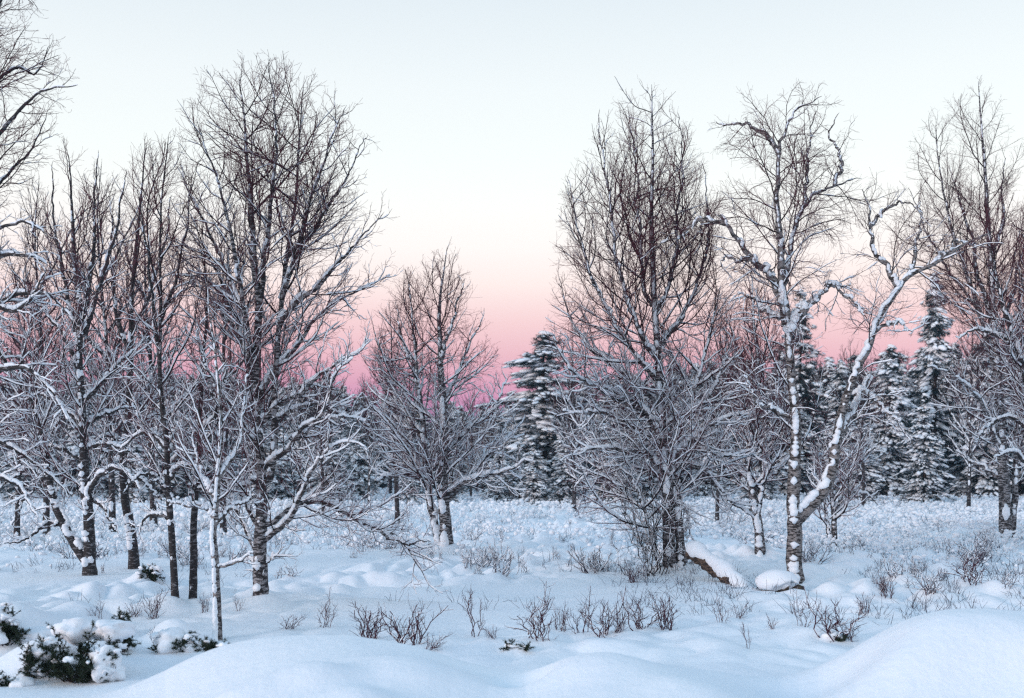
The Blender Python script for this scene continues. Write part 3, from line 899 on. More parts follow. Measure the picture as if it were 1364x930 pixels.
# ------------------------------------------------------------------ mid-distance bare birches (one of each kind, then copies)
def proto_birch(seed, h, w, lean):
    """built at 1 px = 1 cm around photo column 682, then moved"""
    rng = np.random.default_rng(seed)
    Y = F / 100.0
    b = 825.0
    top = b - h * 100
    cx = 682
    xs = [cx + lean * 100 * t ** 1.5 + rng.normal(0, 5) for t in np.linspace(0, 1, 7)]
    ys = np.linspace(b, top, 7)
    tr = [(x, y) for x, y in zip(xs, ys)]
    limbs = [(T, 9, 1.0, tr)]
    for k in range(7):
        t = .25 + .5 * k / 7
        x0, y0 = np.interp(t, np.linspace(0, 1, 7), xs), b - t * h * 100
        sgn = -1 if k % 2 else 1
        L = w * 50 * rng.uniform(.7, 1.0) * (1.1 - .5 * t)
        up = h * 100 * rng.uniform(.16, .34)
        limbs.append((B_, 3.8, .9, [(x0, y0), (x0 + sgn * L * .45, y0 - up * .4), (x0 + sgn * L * .8, y0 - up * .75), (x0 + sgn * L, y0 - up)]))
    env = [(top - 5, cx + lean * 100 - 8, cx + lean * 100 + 8), (top + h * 25, cx - w * 38, cx + w * 38), (top + h * 55, cx - w * 50, cx + w * 50),
           (b - h * 12, cx - w * 38, cx + w * 38)]
    t = make_tree('birch_tree', 'x', 'tree', Y, limbs, env,
                  dict(snow=(b - h * 30, b - h * 65), t1=.2, sp1=.2, sp1b=.2, sp2=.17, sp3=.14, rs=1.7, smax=1.25, smin=.35, sbase=.036, plaster=.4),
                  group='bare birches standing in the middle distance', seed=seed, barks=[M_BARKD, M_BRANCH, M_TWIGD])
    kids_of(t)
    return t


protoB = [proto_birch(31, 7.5, 3.2, .2), proto_birch(32, 8.5, 3.8, -.3), proto_birch(33, 6.0, 3.6, .1)]
PH = [7.5, 8.5, 6.0]
mid = [  # px, top py, Y, which, label
    (22, 330, 30, 0, 'bare birch behind the leftmost snowy boughs, half hidden by them'),
    (62, 235, 33, 1, 'bare birch rising behind the fan-stemmed birch, on its left side'),
    (150, 215, 36, 1, 'bare birch seen between the fan-stemmed birch and the slim curving one'),
    (205, 260, 38, 0, 'bare birch standing behind the slim dark-trunked pair, on their left'),
    (298, 330, 34, 2, 'low bare birch directly behind the white stemmed sapling'),
    (430, 470, 48, 2, 'small bare birch seen under the right boughs of the big mottled birch'),
    (492, 500, 60, 2, 'tiny bare birch in the dark wood left of the rose tinted birch'),
    (530, 400, 40, 0, 'bare birch close behind the left side of the rose tinted birch'),
    (650, 520, 70, 2, 'small bare birch far off, left of the snowy spruce in the gap'),
    (765, 430, 52, 0, 'bare birch rising beside the snowy spruce, behind the cone-shaped birch'),
    (832, 480, 45, 2, 'thin bare birch with curved dark stem seen behind the cone-shaped birch on its left'),
    (955, 390, 40, 1, 'bare birch behind the right flank of the cone-shaped birch'),
    (1000, 430, 48, 0, 'bare birch behind the short leaning snow streaked birch'),
    (1150, 470, 55, 2, 'bare birch beyond the long leaning limb of the old crooked birch'),
    (1290, 400, 50, 0, 'bare birch in front of the pines, just left of the tall pointed birch'),
]
for i, (px, top, Y, w, lab) in enumerate(mid):
    p = gpt(px, 0, Y)
    H = (EYE - (top - HOR) / F * Y) - p[2]
    first = [k for k, m_ in enumerate(mid) if m_[3] == w][0] == i
    o = protoB[w] if first else copy_tree(protoB[w])
    s = H / PH[w]
    o.location = [float(v) for v in p]
    o.scale = (s * RNG.uniform(.8, 1.0), s * .9, s)
    o.rotation_euler = (0, 0, 0 if first else RNG.uniform(-.6, .6) + math.pi * (i % 2))
    o['label'] = lab


# ------------------------------------------------------------------ conifers
def ico(sub=1):
    import bmesh
    bm = bmesh.new()
    bmesh.ops.create_icosphere(bm, subdivisions=sub, radius=1.0)
    V = np.array([v.co[:] for v in bm.verts]); Fc = np.array([[v.index for v in f.verts] for f in bm.faces])
    bm.free()
    return V, Fc


ICO = {1: ico(1), 2: ico(2), 3: ico(3)}


def blobs(C, S, sub=1, jit=.18, rot=None):
    """C (N,3) centres, S (N,3) half axes -> verts, tris"""
    V, Fc = ICO[sub]
    N = len(C)
    J = 1 + jit * RNG.standard_normal((N, len(V), 1))
    X = V[None] * J * S[:, None, :]
    if rot is not None:
        c, s = np.cos(rot)[:, None], np.sin(rot)[:, None]
        X = np.stack([X[..., 0] * c - X[..., 1] * s, X[..., 0] * s + X[..., 1] * c, X[..., 2]], -1)
    X = X + C[:, None]
    f = Fc[None] + (np.arange(N) * len(V))[:, None, None]
    return X.reshape(-1, 3), f.reshape(-1, 3)


def blades(C, D, L, Wd):
    """thin needle blades: C base (N,3), D dir (N,3) -> tris as thin triangles"""
    ref = nrm(RNG.standard_normal(D.shape))
    U = nrm(np.cross(D, ref)) * Wd[:, None]
    V = np.stack([C - U, C + U, C + D * L[:, None]], 1).reshape(-1, 3)
    f = np.arange(len(C) * 3).reshape(-1, 3)
    return V, f


def proto_pine(seed, H, wid, bare, droop, snow, label='x'):
    global RNG
    RNG = np.random.default_rng(seed)
    t = empty('snowy_pine', (0, 0, 0), label, 'tree', 'snow laden conifers of the far tree line')
    K = 14
    z = np.linspace(-.4, H, K)
    P = np.stack([RNG.normal(0, .03, K), RNG.normal(0, .03, K), z], 1)[None]
    R = (.014 * H * (1 - np.linspace(0, 1, K) * .93))[None]
    V, q = tubes(P, R, 7)
    mesh_obj('trunk', V, q, [M_PBARK], t)
    # branches
    nbr = int((1 - bare) * H / .30 * 8)
    zz = bare * H + (H * .985 - bare * H) * np.sort(RNG.random(nbr))
    gap = pnoise(zz * 1.1, zz * 0 + seed)
    n = len(zz)
    u = (zz / H - bare) / (1 - bare)
    Lb = wid * (np.clip(1.02 - u, .03, 1) ** .75) * (0.65 + .35 * np.sin(np.clip(u * 4, 0, 1.57))) * RNG.uniform(.45, 1.15, n) * (1 + .9 * gap)
    az = RNG.uniform(0, 2 * np.pi, n)
    Lb = Lb * (1 + .8 * pnoise(np.cos(az) * 1.2 + seed, np.sin(az) * 1.2 + zz * .35))
    out = np.stack([np.cos(az), np.sin(az), np.zeros(n)], 1)
    up0 = .55 * u - .05 + RNG.normal(0, .1, n)
    Kb = 6
    tt = np.linspace(0, 1, Kb)
    P = np.zeros((n, Kb, 3))
    P[:, :, :2] = out[:, None, :2] * (Lb[:, None] * tt)[..., None]
    P[:, :, 2] = zz[:, None] + Lb[:, None] * (up0[:, None] * tt - droop * tt ** 2 * (1 - .6 * u[:, None]))
    P += RNG.normal(0, .04, P.shape) * tt[None, :, None]
    R = np.maximum(.012 * Lb[:, None] * (1 - .8 * tt), .006)
    V, q = tubes(P, R, 3)
    mesh_obj('boughs', V, q, [M_PBARK], t)
    # needle tufts
    nt_ = np.maximum(3, (Lb / .10)).astype(int)
    idx = np.repeat(np.arange(n), nt_)
    s = RNG.uniform(.18, 1.0, len(idx)) ** .8
    ft = s * (Kb - 1); i = np.minimum(ft.astype(int), Kb - 2); f = (ft - i)[:, None]
    C = P[idx, i] * (1 - f) + P[idx, i + 1] * f
    side = np.stack([-out[idx, 1], out[idx, 0], np.zeros(len(idx))], 1)
    C = C + side * (RNG.normal(0, .2, len(idx)) * np.minimum(Lb[idx], 1.2) * s)[:, None] + np.array([0, 0, 1]) * RNG.normal(0, .06, len(idx))[:, None]
    nb = 12
    Cb = np.repeat(C, nb, axis=0) + RNG.normal(0, .05, (len(C) * nb, 3))
    D = nrm(RNG.standard_normal(Cb.shape) + np.repeat(out[idx], nb, axis=0) * .7 + [0, 0, -.35])
    V, f3 = blades(Cb, D, RNG.uniform(.12, .28, len(Cb)), np.full(len(Cb), .017))
    mesh_obj('needles', V, f3, [M_NEEDLE], t, smooth=False)
    # snow clumps on the tufts
    pn = pnoise(C[:, 0] * 1.3 + C[:, 1] * .9 + 5, C[:, 2] * 1.2 + C[:, 1] * .6)
    k = RNG.random(len(C)) < snow * np.clip(1 + 4.5 * pn, .1, 2.6)
    Cs = C[k] + [0, 0, .07]
    sz = RNG.uniform(.06, .15, len(Cs)) * (1 + .9 * (RNG.random(len(Cs)) < .15))
    V, f3 = blobs(Cs, np.stack([sz * 1.5, sz * .85, sz * .6], 1), 1, .2, az[idx][k])
    rv = V - np.repeat(Cs, len(ICO[1][0]), axis=0)
    V[:, 2] -= .45 * (rv[:, 0] * np.repeat(out[idx][k][:, 0], len(ICO[1][0])) + rv[:, 1] * np.repeat(out[idx][k][:, 1], len(ICO[1][0])))
    mesh_obj('snow', V, f3, [M_SNOW], t)
    kids_of(t)
    return t


protoP = [proto_pine(41, 15, 2.3, .22, .35, .6), proto_pine(42, 12, 2.5, .08, .5, .95), proto_pine(43, 9, 1.9, .04, .45, .85), proto_pine(44, 15, 2.1, .24, .25, .4)]
PPH = [15, 12, 9, 15]
used = set()


def place_pine(px, top, Y, w, lab, rot=None, wide=1.0, group=None):
    p = gpt(px, 0, Y)
    H = (EYE - (top - HOR) / F * Y) - p[2]
    o = protoP[w] if w not in used else copy_tree(protoP[w])
    used.add(w)
    s = H / PPH[w]
    o.location = [float(v) for v in p]
    o.scale = (s * wide, s * wide, s)
    o.rotation_euler = (0, 0, RNG.uniform(0, 6.28) if rot is None else rot)
    o['label'] = lab
    if group: o['group'] = group
    return o


named = 'tall conifers standing above the far tree line'
place_pine(1245, 362, 78, 0, 'tallest snowy pine with bare lower trunk, standing clear right of the crooked birch', wide=1.0, group=named)
place_pine(1066, 384, 82, 3, 'dark snowy pine whose top shows directly behind the old crooked birch', wide=1.15, group=named)
place_pine(724, 440, 72, 1, 'pointed snow covered spruce in the gap left of the cone-shaped birch', wide=2.1, group=named)
place_pine(437, 492, 80, 1, 'snowy pine seen between the big mottled birch and the rose tinted birch', wide=1.0, group=named)
place_pine(1186, 458, 74, 1, 'broad snowy pine between the leaning limb and the tallest pine', wide=1.3, group=named)
place_pine(1310, 450, 76, 1, 'bushy snowy pine behind the tall pointed birch at right', wide=1.25, group=named)
place_pine(1120, 478, 88, 0, 'snowy pine framed between the two trunks of the old crooked birch', wide=1.1, group=named)
place_pine(965, 470, 85, 3, 'shadowy pine behind the right edge of the cone-shaped birch', wide=1.2, group=named)
place_pine(660, 540, 85, 2, 'low rounded snowy pine immediately left of the pointed spruce', wide=1.3, group=named)

# the wood behind: every tree its own object
RNG = np.random.default_rng(77)
band = []
prof_x = [-150, 0, 60, 150, 250, 350, 430, 520, 600, 690, 760, 850, 950, 1040, 1120, 1200, 1300, 1364, 1520]
prof_y = [492, 498, 508, 498, 488, 500, 512, 528, 542, 532, 508, 500, 480, 470, 478, 468, 458, 458, 458]
for x in np.arange(-140, 1520, 7.2):
    px = x + RNG.normal(0, 6)
    top = np.interp(px, prof_x, prof_y) + abs(RNG.normal(0, 22)) - 6
    Y = RNG.uniform(92, 150)
    w = RNG.choice([0, 1, 2, 3], p=[.25, .35, .25, .15])
    place_pine(px, top, Y, int(w), 'snow laden conifer in the dark distant wood along the back of the snowfield', wide=RNG.uniform(1.2, 1.75),
               group='snow laden conifers of the far tree line')
for x in np.arange(-130, 1500, 26):
    px = x + RNG.normal(0, 14)
    top = np.interp(px, prof_x, prof_y) + RNG.uniform(35, 75)
    place_pine(px, top, RNG.uniform(62, 90), int(RNG.choice([1, 2])), 'small snow buried young pine at the foot of the distant wood', wide=RNG.uniform(1.1, 1.7),
               group='young pines in front of the far tree line')
for x in np.arange(-120, 1480, 24):
    px = x + RNG.normal(0, 12)
    top = np.interp(px, prof_x, prof_y) + RNG.uniform(-35, 30)
    Y = RNG.uniform(75, 120)
    p = gpt(px, 0, Y)
    H = (EYE - (top - HOR) / F * Y) - p[2]
    w = int(RNG.integers(0, 3))
    o = copy_tree(protoB[w])
    s = H / PH[w]
    o.location = [float(v) for v in p]; o.scale = (s, s, s); o.rotation_euler = (0, 0, RNG.uniform(0, 6.28))
    o['label'] = 'leafless birch among the conifers of the distant wood'
    o['group'] = 'leafless birches in the far tree line'


# ------------------------------------------------------------------ shrubs
def proto_shrub(seed, n, h, spread, rs=1.0, snow=.5, mats=None, name='bare_shrub', cat='shrub'):
    global RNG
    RNG = np.random.default_rng(seed)
    t = empty(name, (0, 0, 0), 'x', cat)
    az = RNG.uniform(0, 2 * np.pi, n)
    K = 10
    out = np.stack([np.cos(az), np.sin(az), np.zeros(n)], 1) * RNG.uniform(.15, 1, n)[:, None] * spread
    hh = h * RNG.uniform(.55, 1.0, n)
    tt = np.linspace(0, 1, K)
    P = np.zeros((n, K, 3))
    P += out[:, None] * (tt ** .9)[None, :, None]
    P[:, :, :2] += RNG.normal(0, .03, (n, 1, 2))
    P[:, :, 2] = -.12 + (hh[:, None] + .12) * tt
    P[:, :, :] += np.cumsum(RNG.normal(0, .028 * h / .6, (n, K, 3)), axis=1)
    R = (.0065 * rs * (1 - .6 * tt))[None] * np.ones((n, 1))
    ro = np.arange(n)
    P1, R1, r1, _ = grow(P, R, ro, .085, .25, 1, (25, 60), (.08, .35), lambda l: (.002 + .006 * l) * rs, 6, .15, np.array([0, 0, .08]), ratio=.5, minlen=.04)
    P2, R2, r2, _ = grow(P1, R1, r1, .06, .2, 1, (25, 60), (.04, .14), lambda l: (.0018 + .004 * l) * rs, 4, .15, np.array([0, 0, .06]), ratio=.5, minlen=.02)
    sn = [snow_on(P, R, lambda p: np.full(p.shape[:2], snow), .012, .5, 6, .5, 5, 20, .5), snow_on(P1, R1, lambda p: np.full(p.shape[:2], snow), .010, .5, 3, .5, 4, 10, .3)]
    ros = [ro[sn[0][2]] if sn[0] else None, r1[sn[1][2]] if sn[1] else None]
    for k in range(n):
        a = Acc()
        for (p, r, rr, sd_) in ((P, R, ro, 4), (P1, R1, r1, 3), (P2, R2, r2, 3)):
            m = rr == k
            if m.any():
                V, q = tubes(p[m], r[m], sd_); a.add(V, q)
        o = a.build('stem', mats or [M_SHRUB], t)
        s = Acc()
        for (x, rr) in zip(sn, ros):
            if x is None: continue
            m = rr == k
            if m.any():
                V, q = tubes(x[0][m], x[1][m], 5, jit=.1); s.add(V, q)
        s.build('snow', [M_SNOW], o)
    kids_of(t)
    return t


protoS = [proto_shrub(51, 9, .62, .32, 1.6, .4), proto_shrub(52, 6, .75, .24, 1.6, .4), proto_shrub(53, 12, .5, .42, 1.4, .4), proto_shrub(54, 3, .85, .16, 1.8, .4), proto_shrub(55, 9, .42, .48, 1.3, .4)]
SH = [.62, .75, .5, .85, .42]
protoS += [proto_shrub(58, 7, .5, .28, 1.5, .9, [M_HEATH]), proto_shrub(59, 4, .6, .18, 1.6, .9, [M_HEATH]), proto_shrub(60, 11, .35, .4, 1.3, .9, [M_HEATH]), proto_shrub(56, 3, .8, .2, 1.5, .8, [M_HEATH])]
SH += [.5, .6, .35, .8]
usedS = set()


def put_shrub(w, p, s, rz, lab, group=None, wide=1.0, lean=0.0):
    o = protoS[w] if w not in usedS else copy_tree(protoS[w])
    usedS.add(w)
    o.location = [float(v) for v in p]
    o.scale = (s * wide, s * wide, s)
    o.rotation_euler = (0, lean, rz)
    o['label'] = lab
    if group: o['group'] = group
    return o


fg = [  # px, base py, height px, kind, wide, lean, label
    (385, 838, 22, 4, 1.3, .2, 'low sprawling shrub twigs on the snow just right of the big mottled trunk foot'),
    (434, 836, 44, 1, .9, 0, 'upright forked shrub right of the sprawling twigs near the big trunk'),
    (492, 853, 42, 2, 1.3, -.15, 'left half of the wide reddish shrub behind the middle snow bank'),
    (540, 862, 54, 2, 1.2, .1, 'bushiest reddish shrub above the top of the middle snow bank'),
    (575, 866, 28, 4, 1.1, .35, 'short shrub leaning right off the middle snow bank'),
    (632, 848, 66, 3, .9, 0, 'tall lone forked shrub with snow in its fork, below the rose tinted birch'),
    (656, 850, 22, 4, .9, .4, 'short bent twig shrub right of the tall lone forked one'),
    (716, 850, 62, 0, 1.0, 0, 'wide branching red shrub, left end of the row below the cone-shaped birch'),
    (748, 840, 32, 2, .8, 0, 'small dense shrub second in the row below the cone-shaped birch'),
    (777, 843, 50, 1, .9, 0, 'narrow upright red shrub third in the row below the cone-shaped birch'),
    (806, 846, 54, 0, .9, 0, 'dense red shrub in the middle of the row below the cone-shaped birch'),
    (824, 842, 34, 2, .8, .1, 'small shrub pressed against the dense red one in the row'),
    (852, 838, 44, 0, 1.1, 0, 'snow holding shrub near the right end of the row below the cone-shaped birch'),
    (888, 838, 42, 2, 1.0, 0, 'last shrub at the right end of the row below the cone-shaped birch'),
    (960, 829, 34, 1, .8, 0, 'small upright shrub in front of the fallen log'),
    (986, 824, 22, 4, .9, 0, 'low snow tipped shrub right in front of the log end'),
    (996, 864, 36, 3, .7, .2, 'thin shrub leaning on the snow below the snow capped stone, closest of the right ones'),
    (1028, 838, 20, 4, .7, 0, 'tiny twig shrub below the snow capped stone'),
    (1068, 834, 42, 1, .8, 0, 'upright shrub right of the snow capped stone'),
    (1108, 850, 58, 0, 1.1, 0, 'larger shrub with snow clumps at the foot of the right snow bank'),
    (1130, 852, 26, 4, 1.1, 0, 'low dark shrub where the right snow bank begins'),
    (1150, 818, 26, 2, .8, 0, 'small shrub behind the start of the right snow bank'),
    (204, 824, 34, 2, .8, 0, 'thin bluish shrub left of the dark-trunked pair'),
    (180, 822, 24, 4, .8, 0, 'small shrub farther left of the dark-trunked pair'),
    (132, 824, 26, 1, .9, .15, 'wispy shrub in the open snow behind the small upright juniper'),
    (272, 816, 24, 2, .6, 0, 'small shrub between the dark-trunked pair and the white sapling'),
    (316, 814, 24, 1, .7, 0, 'small shrub between the white sapling and the big mottled trunk'),
    (205, 858, 26, 3, .8, -.4, 'bare twigs leaning left beside the snow capped juniper hump'),
    (1180, 795, 30, 2, 1.0, 0, 'spreading shrub half way between the crooked birch and the right snow bank'),
    (1292, 775, 48, 0, 1.2, 0, 'dark bushy shrub behind the right snow bank, below the pines'),
    (1240, 790, 26, 4, 1.2, 0, 'low shrub left of the dark bushy one behind the right snow bank'),
    (845, 776, 26, 2, 1.2, 0, 'low dark shrub at the left foot of the cone-shaped birch'),
    (770, 690, 46, 3, .8, -.2, 'thin dark sapling twigs in the bright far snowfield left of the cone-shaped birch'),
]
for i, (px, py, hp, w, wide, lean, lab) in enumerate(fg):
    p = gpt(px, py)
    s = hp / F * p[1] / SH[w]
    put_shrub(w, p, s * 1.0, i * 1.7, lab, 'bare reddish shrubs sticking out of the near snow', wide, lean)

# many small shrubs of the snowfield
RNG2 = np.random.default_rng(5)
cnt = 0
while cnt < 230:
    py = 652 + 140 * RNG2.random() ** .8
    px = RNG2.uniform(-20, 1384)
    if py > 745 and px < 620 and RNG2.random() < .75: continue
    if py > 770 and RNG2.random() < .7: continue
    if py < 740 and 600 < px < 820 and RNG2.random() < .4: continue
    p = gpt(px, py)
    w = int(RNG2.integers(5, 9))
    if pnoise(np.array([p[0] / 3. + 40]), np.array([p[1] / 4. + 9]))[0] < RNG2.uniform(-.15, .1): continue
    h = RNG2.uniform(.14, .46)
    put_shrub(w, p - [0, 0, .05], h / SH[w], RNG2.uniform(0, 6.28), 'small bare shrub half buried in the lumpy snowfield behind the front trees',
              'half buried shrubs of the snowfield', RNG2.uniform(.8, 1.4))
    cnt += 1

# base shoots of the cone-shaped birch: a bush of its own
sh = proto_shrub(57, 16, 2.0, .55, 1.5, .5, [M_BRANCH], 'willow_bush', 'bush')
p = gpt(872, 0, 21.2)
sh.location = [float(v) for v in p]
sh['label'] = 'dense upright thicket of thin stems at the left foot of the cone-shaped birch'


# heath: uncountable twig tufts and snow lumps
def build_heath():
    global RNG
    RNG = np.random.default_rng(91)
    n = 14000
    u = RNG.random(n)
    r = 15.5 + (105 - 15.5) * u ** .85
    a = np.radians(RNG.uniform(-27.5, 27.5, n))
    x, y = np.sin(a) * r, np.cos(a) * r
    px = 682 + x / y * F
    patch = pnoise(x / 3.5 + 40, y / 4.5 + 9)
    keep = (patch + .15 * sstep(760, 1000, px) > .02 - .25 * sstep(26, 34, r)) & ~((r < 24) & (px < 640) & (RNG.random(n) < .8))
    keep &= ~((RNG.random(n) < .6) & (px > 540) & (px < 840)) & ~((RNG.random(n) < .3) & (px <= 540))
    x, y, r = x[keep], y[keep], r[keep]
    n = len(x)
    z = ground(x, y)
    m = 6
    C = np.repeat(np.stack([x, y, z], 1), m, axis=0)
    hs = np.repeat(RNG.uniform(.12, .42, n) * (1 + .3 * sstep(30, 80, r)), m) * RNG.uniform(.6, 1.1, n * m)
    D = nrm(RNG.normal(0, .55, (n * m, 3)) * [1, 1, .2] + [0, 0, 1])
    K = 4
    P = np.zeros((n * m, K, 3))
    P[:, 0] = C + RNG.normal(0, .06, (n * m, 3)) * [1, 1, 0] - [0, 0, .05]
    for k in range(1, K):
        D = nrm(D + RNG.normal(0, .25, D.shape))
        P[:, k] = P[:, k - 1] + D * (hs / (K - 1))[:, None]
    rr = np.repeat(.0022 + .00006 * r, m)
    R = rr[:, None] * np.array([1, .9, .7, .4])
    V, q = tubes(P, R, 3)
    o = mesh_obj('heather', V, q, [M_HEATH])
    tag(o, 'mass of fine dark heather stalks poking through the snow across the field', 'heather', kind='stuff')
    # snow tufts
    k = (RNG.random(n) < .95) & (r > 23 + 6 * RNG.random(n))
    nb = 8
    Cs = np.repeat(np.stack([x, y, z], 1)[k], nb, axis=0)
    Cs = Cs + RNG.normal(0, .30, Cs.shape) * [1, 1, 0]
    Cs[:, 2] += RNG.uniform(.0, .30, len(Cs))
    sz = np.clip(RNG.lognormal(-3.35, .5, len(Cs)), .012, .11) * (.6 + .5 * sstep(24, 50, np.repeat(r[k], nb)))
    V, f = blobs(Cs, np.stack([sz * 1.5, sz, sz * 1.0], 1), 1, .3, RNG.uniform(0, 6, len(Cs)))
    o = mesh_obj('snow_tufts', V, f, [M_SNOW])
    tag(o, 'countless little snow clumps hanging on the heather of the field', 'snow clumps', kind='stuff')


build_heath()


# ------------------------------------------------------------------ junipers
def juniper(px, py, wpx, hpx, label, seed, nsp, caps, upright=False, Y=None):
    global RNG
    RNG = np.random.default_rng(seed)
    p = gpt(px, py, Y)
    S = p[1] / F
    wd, h = wpx * S / 2, hpx * S
    t = empty('juniper_bush' if not upright else 'juniper_sapling', p, label, 'bush')
    # sprays
    az = RNG.uniform(0, 2 * np.pi, nsp)
    rad = np.sqrt(RNG.random(nsp)) * (1 if not upright else .35)
    K = 8
    tt = np.linspace(0, 1, K)
    end = np.stack([np.cos(az) * rad * wd, np.sin(az) * rad * wd * .7, h * RNG.uniform(.35, 1.0, nsp) * (1 - .45 * rad ** 2)], 1)
    if upright: end[:, :2] *= (1.3 - end[:, 2:3] / h)
    P = end[:, None] * np.stack([tt, tt, tt ** .8], 1)[None] + [0, 0, -.05]
    P = P + np.cumsum(RNG.normal(0, .012, P.shape), axis=1)
    V, q = tubes(P, np.full((nsp, K), .006) * (1.2 - tt), 4)
    mesh_obj('stems', V, q, [M_BRANCH], t)
    ns = 14
    idx = np.repeat(np.arange(nsp), ns)
    s = RNG.uniform(.35, 1, len(idx))
    ft = s * (K - 1); i = np.minimum(ft.astype(int), K - 2); f = (ft - i)[:, None]
    C = P[idx, i] * (1 - f) + P[idx, i + 1] * f
    # short side sprigs with needles
    D = nrm(RNG.standard_normal(C.shape) + [0, 0, .7])
    L = RNG.uniform(.04, .11, len(C))
    nn = 34
    a = RNG.random((len(C), nn))
    Cb = (C[:, None] + D[:, None] * (L[:, None] * a)[..., None]).reshape(-1, 3)
    Dn = nrm(RNG.standard_normal(Cb.shape) + np.repeat(D, nn, axis=0) * .9)
    V, f3 = blades(Cb, Dn, RNG.uniform(.02, .042, len(Cb)), np.full(len(Cb), .0036))
    mesh_obj('needles', V, f3, [M_JUNIPER], t, smooth=False)
    # snow: caps and clumps
    k = RNG.random(nsp) < .55
    Cs = end[k] + [0, 0, .0]
    sz = RNG.uniform(.02, .062, len(Cs)) * (.6 if upright else 1)
    V, f3 = blobs(Cs, np.stack([sz * 1.3, sz, sz * .62], 1), 3, .0, RNG.uniform(0, 6, len(Cs)))
    Cr = np.repeat(Cs, len(ICO[3][0]), axis=0)
    V = Cr + (V - Cr) * (.85 + .8 * pnoise(V[:, 0] * 22 + V[:, 1] * 9, V[:, 2] * 22 + V[:, 1] * 15)[:, None] + .35 * pnoise(V[:, 0] * 60 + V[:, 1] * 29, V[:, 2] * 60)[:, None])
    mesh_obj('snow', V, f3, [M_SNOW], t)
    for (dx, dy, dz, sxx, syy, szz) in caps:
        V, f3 = blobs(np.array([[dx * S, dy, dz * S]]), np.array([[sxx * S, syy * S, szz * S]]), 3, .0)
        nz = pnoise(V[:, 0] * 9 + seed, V[:, 2] * 9 + V[:, 1] * 7)
        c = np.array([dx * S, dy, dz * S])
        V = c + (V - c) * (.85 + .5 * nz[:, None] + .16 * pnoise(V[:, 0] * 25 + seed, V[:, 2] * 25 + V[:, 1] * 17)[:, None])
        mesh_obj('snow_pillow', V, f3, [M_SNOW], t)
    return t


juniper(98, 908, 135, 92, 'big dark juniper bush with heavy snow pillows in the lower left corner', 61, 34,
        [(44, -.02, 26, 22, 30, 26), (-10, .3, 62, 34, 34, 20), (-52, .15, 34, 24, 26, 20), (34, .35, 60, 34, 34, 18), (56, .02, 10, 14, 18, 14)])
juniper(8, 858, 64, 62, 'dark juniper bush with snow humps cut by the left edge of the picture', 62, 20, [(-10, -.05, 34, 22, 24, 20), (-8, -.1, 12, 18, 20, 14), (28, .2, 8, 30, 26, 12)])
juniper(165, 868, 36, 60, 'small upright juniper standing alone in the snow right of the big juniper', 63, 12, [], upright=True)
juniper(232, 868, 66, 34, 'juniper almost buried under one rounded snow cap, left of the white sapling', 64, 10, [(-6, .05, 14, 24, 26, 20), (14, .1, 4, 26, 24, 10)])
juniper(200, 772, 32, 22, 'little dark juniper behind the foot of the slim curving birch', 65, 16, [(6, .05, 14, 9, 9, 5)])
juniper(40, 905, 34, 56, 'thin juniper sprig bent over, left of the big juniper', 66, 5, [(10, .05, 12, 18, 18, 12)], upright=True)
juniper(12, 914, 36, 16, 'low juniper sprig peeking from snow in the bottom left corner', 67, 5, [(12, .05, 2, 20, 18, 9)])
juniper(290, 868, 46, 18, 'flat juniper sprigs at the foot of the white stemmed sapling', 68, 4, [])
juniper(690, 862, 38, 11, 'low brownish juniper twigs left of the red shrub row', 69, 3, [(-6, .05, 2, 16, 14, 5)])
juniper(1118, 853, 26, 9, 'dark flat juniper under snow by the start of the right bank', 70, 4, [(-4, .08, 4, 16, 14, 8)])


def build_haze():
    V = np.array([[x, y, z] for x in (-4300, 4300) for y in (-4300, 4300) for z in (-12, 24)], float)
    q = np.array([[0, 1, 3, 2], [4, 6, 7, 5], [0, 4, 5, 1], [2, 3, 7, 6], [0, 2, 6, 4], [1, 5, 7, 3]])
    o = mesh_obj('haze', V, q, [], smooth=False)
    m = bpy.data.materials.new('cold_air'); m.use_nodes = True
    m.node_tree.nodes.remove(m.node_tree.nodes['Principled BSDF'])
    pv = m.node_tree.nodes.new('ShaderNodeVolumePrincipled')
    pv.inputs['Density'].default_value = HAZE
    pv.inputs['Color'].default_value = (.50, .74, 1.0, 1)
    pv.inputs['Anisotropy'].default_value = 0.2
    m.node_tree.links.new(pv.outputs[0], m.node_tree.nodes['Material Output'].inputs['Volume'])
    o.data.materials.append(m)
    tag(o, 'thin cold blue air over the snowfield', 'haze', kind='stuff')


HAZE = .0004
build_haze()


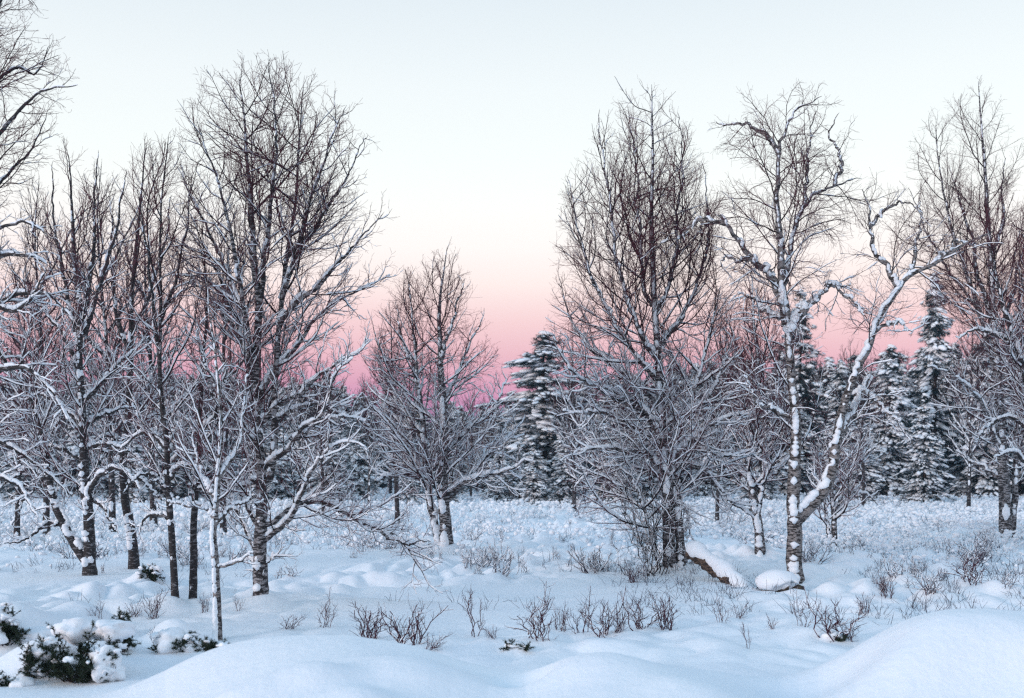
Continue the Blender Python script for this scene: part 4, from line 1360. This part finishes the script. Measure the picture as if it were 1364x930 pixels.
# ------------------------------------------------------------------ fallen log and stone
def build_log():
    global RNG
    RNG = np.random.default_rng(81)
    A = W(916, 736, 20.6); B = W(985, 783, 19.6)
    base = np.array([B[0], B[1], float(ground(B[0], B[1]))])
    t = empty('fallen_log', base, 'fallen birch log propped in the snow under a thick snow cap', 'log')
    K = 26
    tt = np.linspace(0, 1, K)[:, None]
    P = A + (B - A) * tt
    P = P + np.cumsum(RNG.normal(0, .006, (K, 3)), axis=0)
    R = (.10 + .016 * RNG.standard_normal(K)) * np.ones(K)
    P = np.vstack([P[:1], P, P[-1:]]); R = np.concatenate([[.004], R, [.004]])
    P[0] -= (B - A) * .004; P[-1] += (B - A) * .004
    V, q = tubes(P[None], R[None], 14, jit=.05)
    mesh_obj('log', V - base, q, [M_LOG], t)
    # snow cap
    tt = np.linspace(-.02, 1.18, 40)[:, None]
    C = A + (B - A) * tt + [0.02, .05, .135]
    s = .125 * np.sqrt(np.clip(1 - (2 * (tt[:, 0] + .02) / 1.2 - 1) ** 8, 0, 1)) + .01
    s *= .72 + .6 * smooth_noise(1, 40, 11)[0]
    C[:, 2] -= .12 * sstep(.6, 1.2, tt[:, 0]) + .03 * pnoise(tt[:, 0] * 7, tt[:, 0] * 0 + 2)
    V, q = tubes(C[None], s[None], 16, jit=.045)
    mesh_obj('snow', V - base, q, [M_SNOW], t)
    # stone
    c = W(1040, 787, 19.2)
    st = empty('stone', (c[0], c[1], float(ground(c[0], c[1]))), 'dark stone under a rounded snow cap at the foot of the old crooked birch', 'stone')
    V, f = blobs(np.array([[.05, 0, -.03]]), np.array([[.27, .22, .16]]), 3, .0)
    V = V * (1 + .7 * pnoise(V[:, 0] * 9 + 2, V[:, 2] * 12 + V[:, 1] * 8)[:, None])
    mesh_obj('rock', V, f, [M_STONE], st, smooth=False)
    V, f = blobs(np.array([[-.05, .03, .13]]), np.array([[.37, .33, .21]]), 3, .0)
    nz = pnoise(V[:, 0] * 5 + 2, V[:, 2] * 7 + V[:, 1] * 6)
    V = V * (1 + .12 * nz[:, None])
    V[:, 2] = np.maximum(V[:, 2], .0 + .09 * sstep(-.2, .2, V[:, 0]) + .22 * pnoise(V[:, 0] * 9 + 3, V[:, 1] * 9) + .1 * pnoise(V[:, 0] * 25, V[:, 1] * 25))
    mesh_obj('snow', V, f, [M_SNOW], st)
    # broken stump root with snow near the log end
    return


build_log()
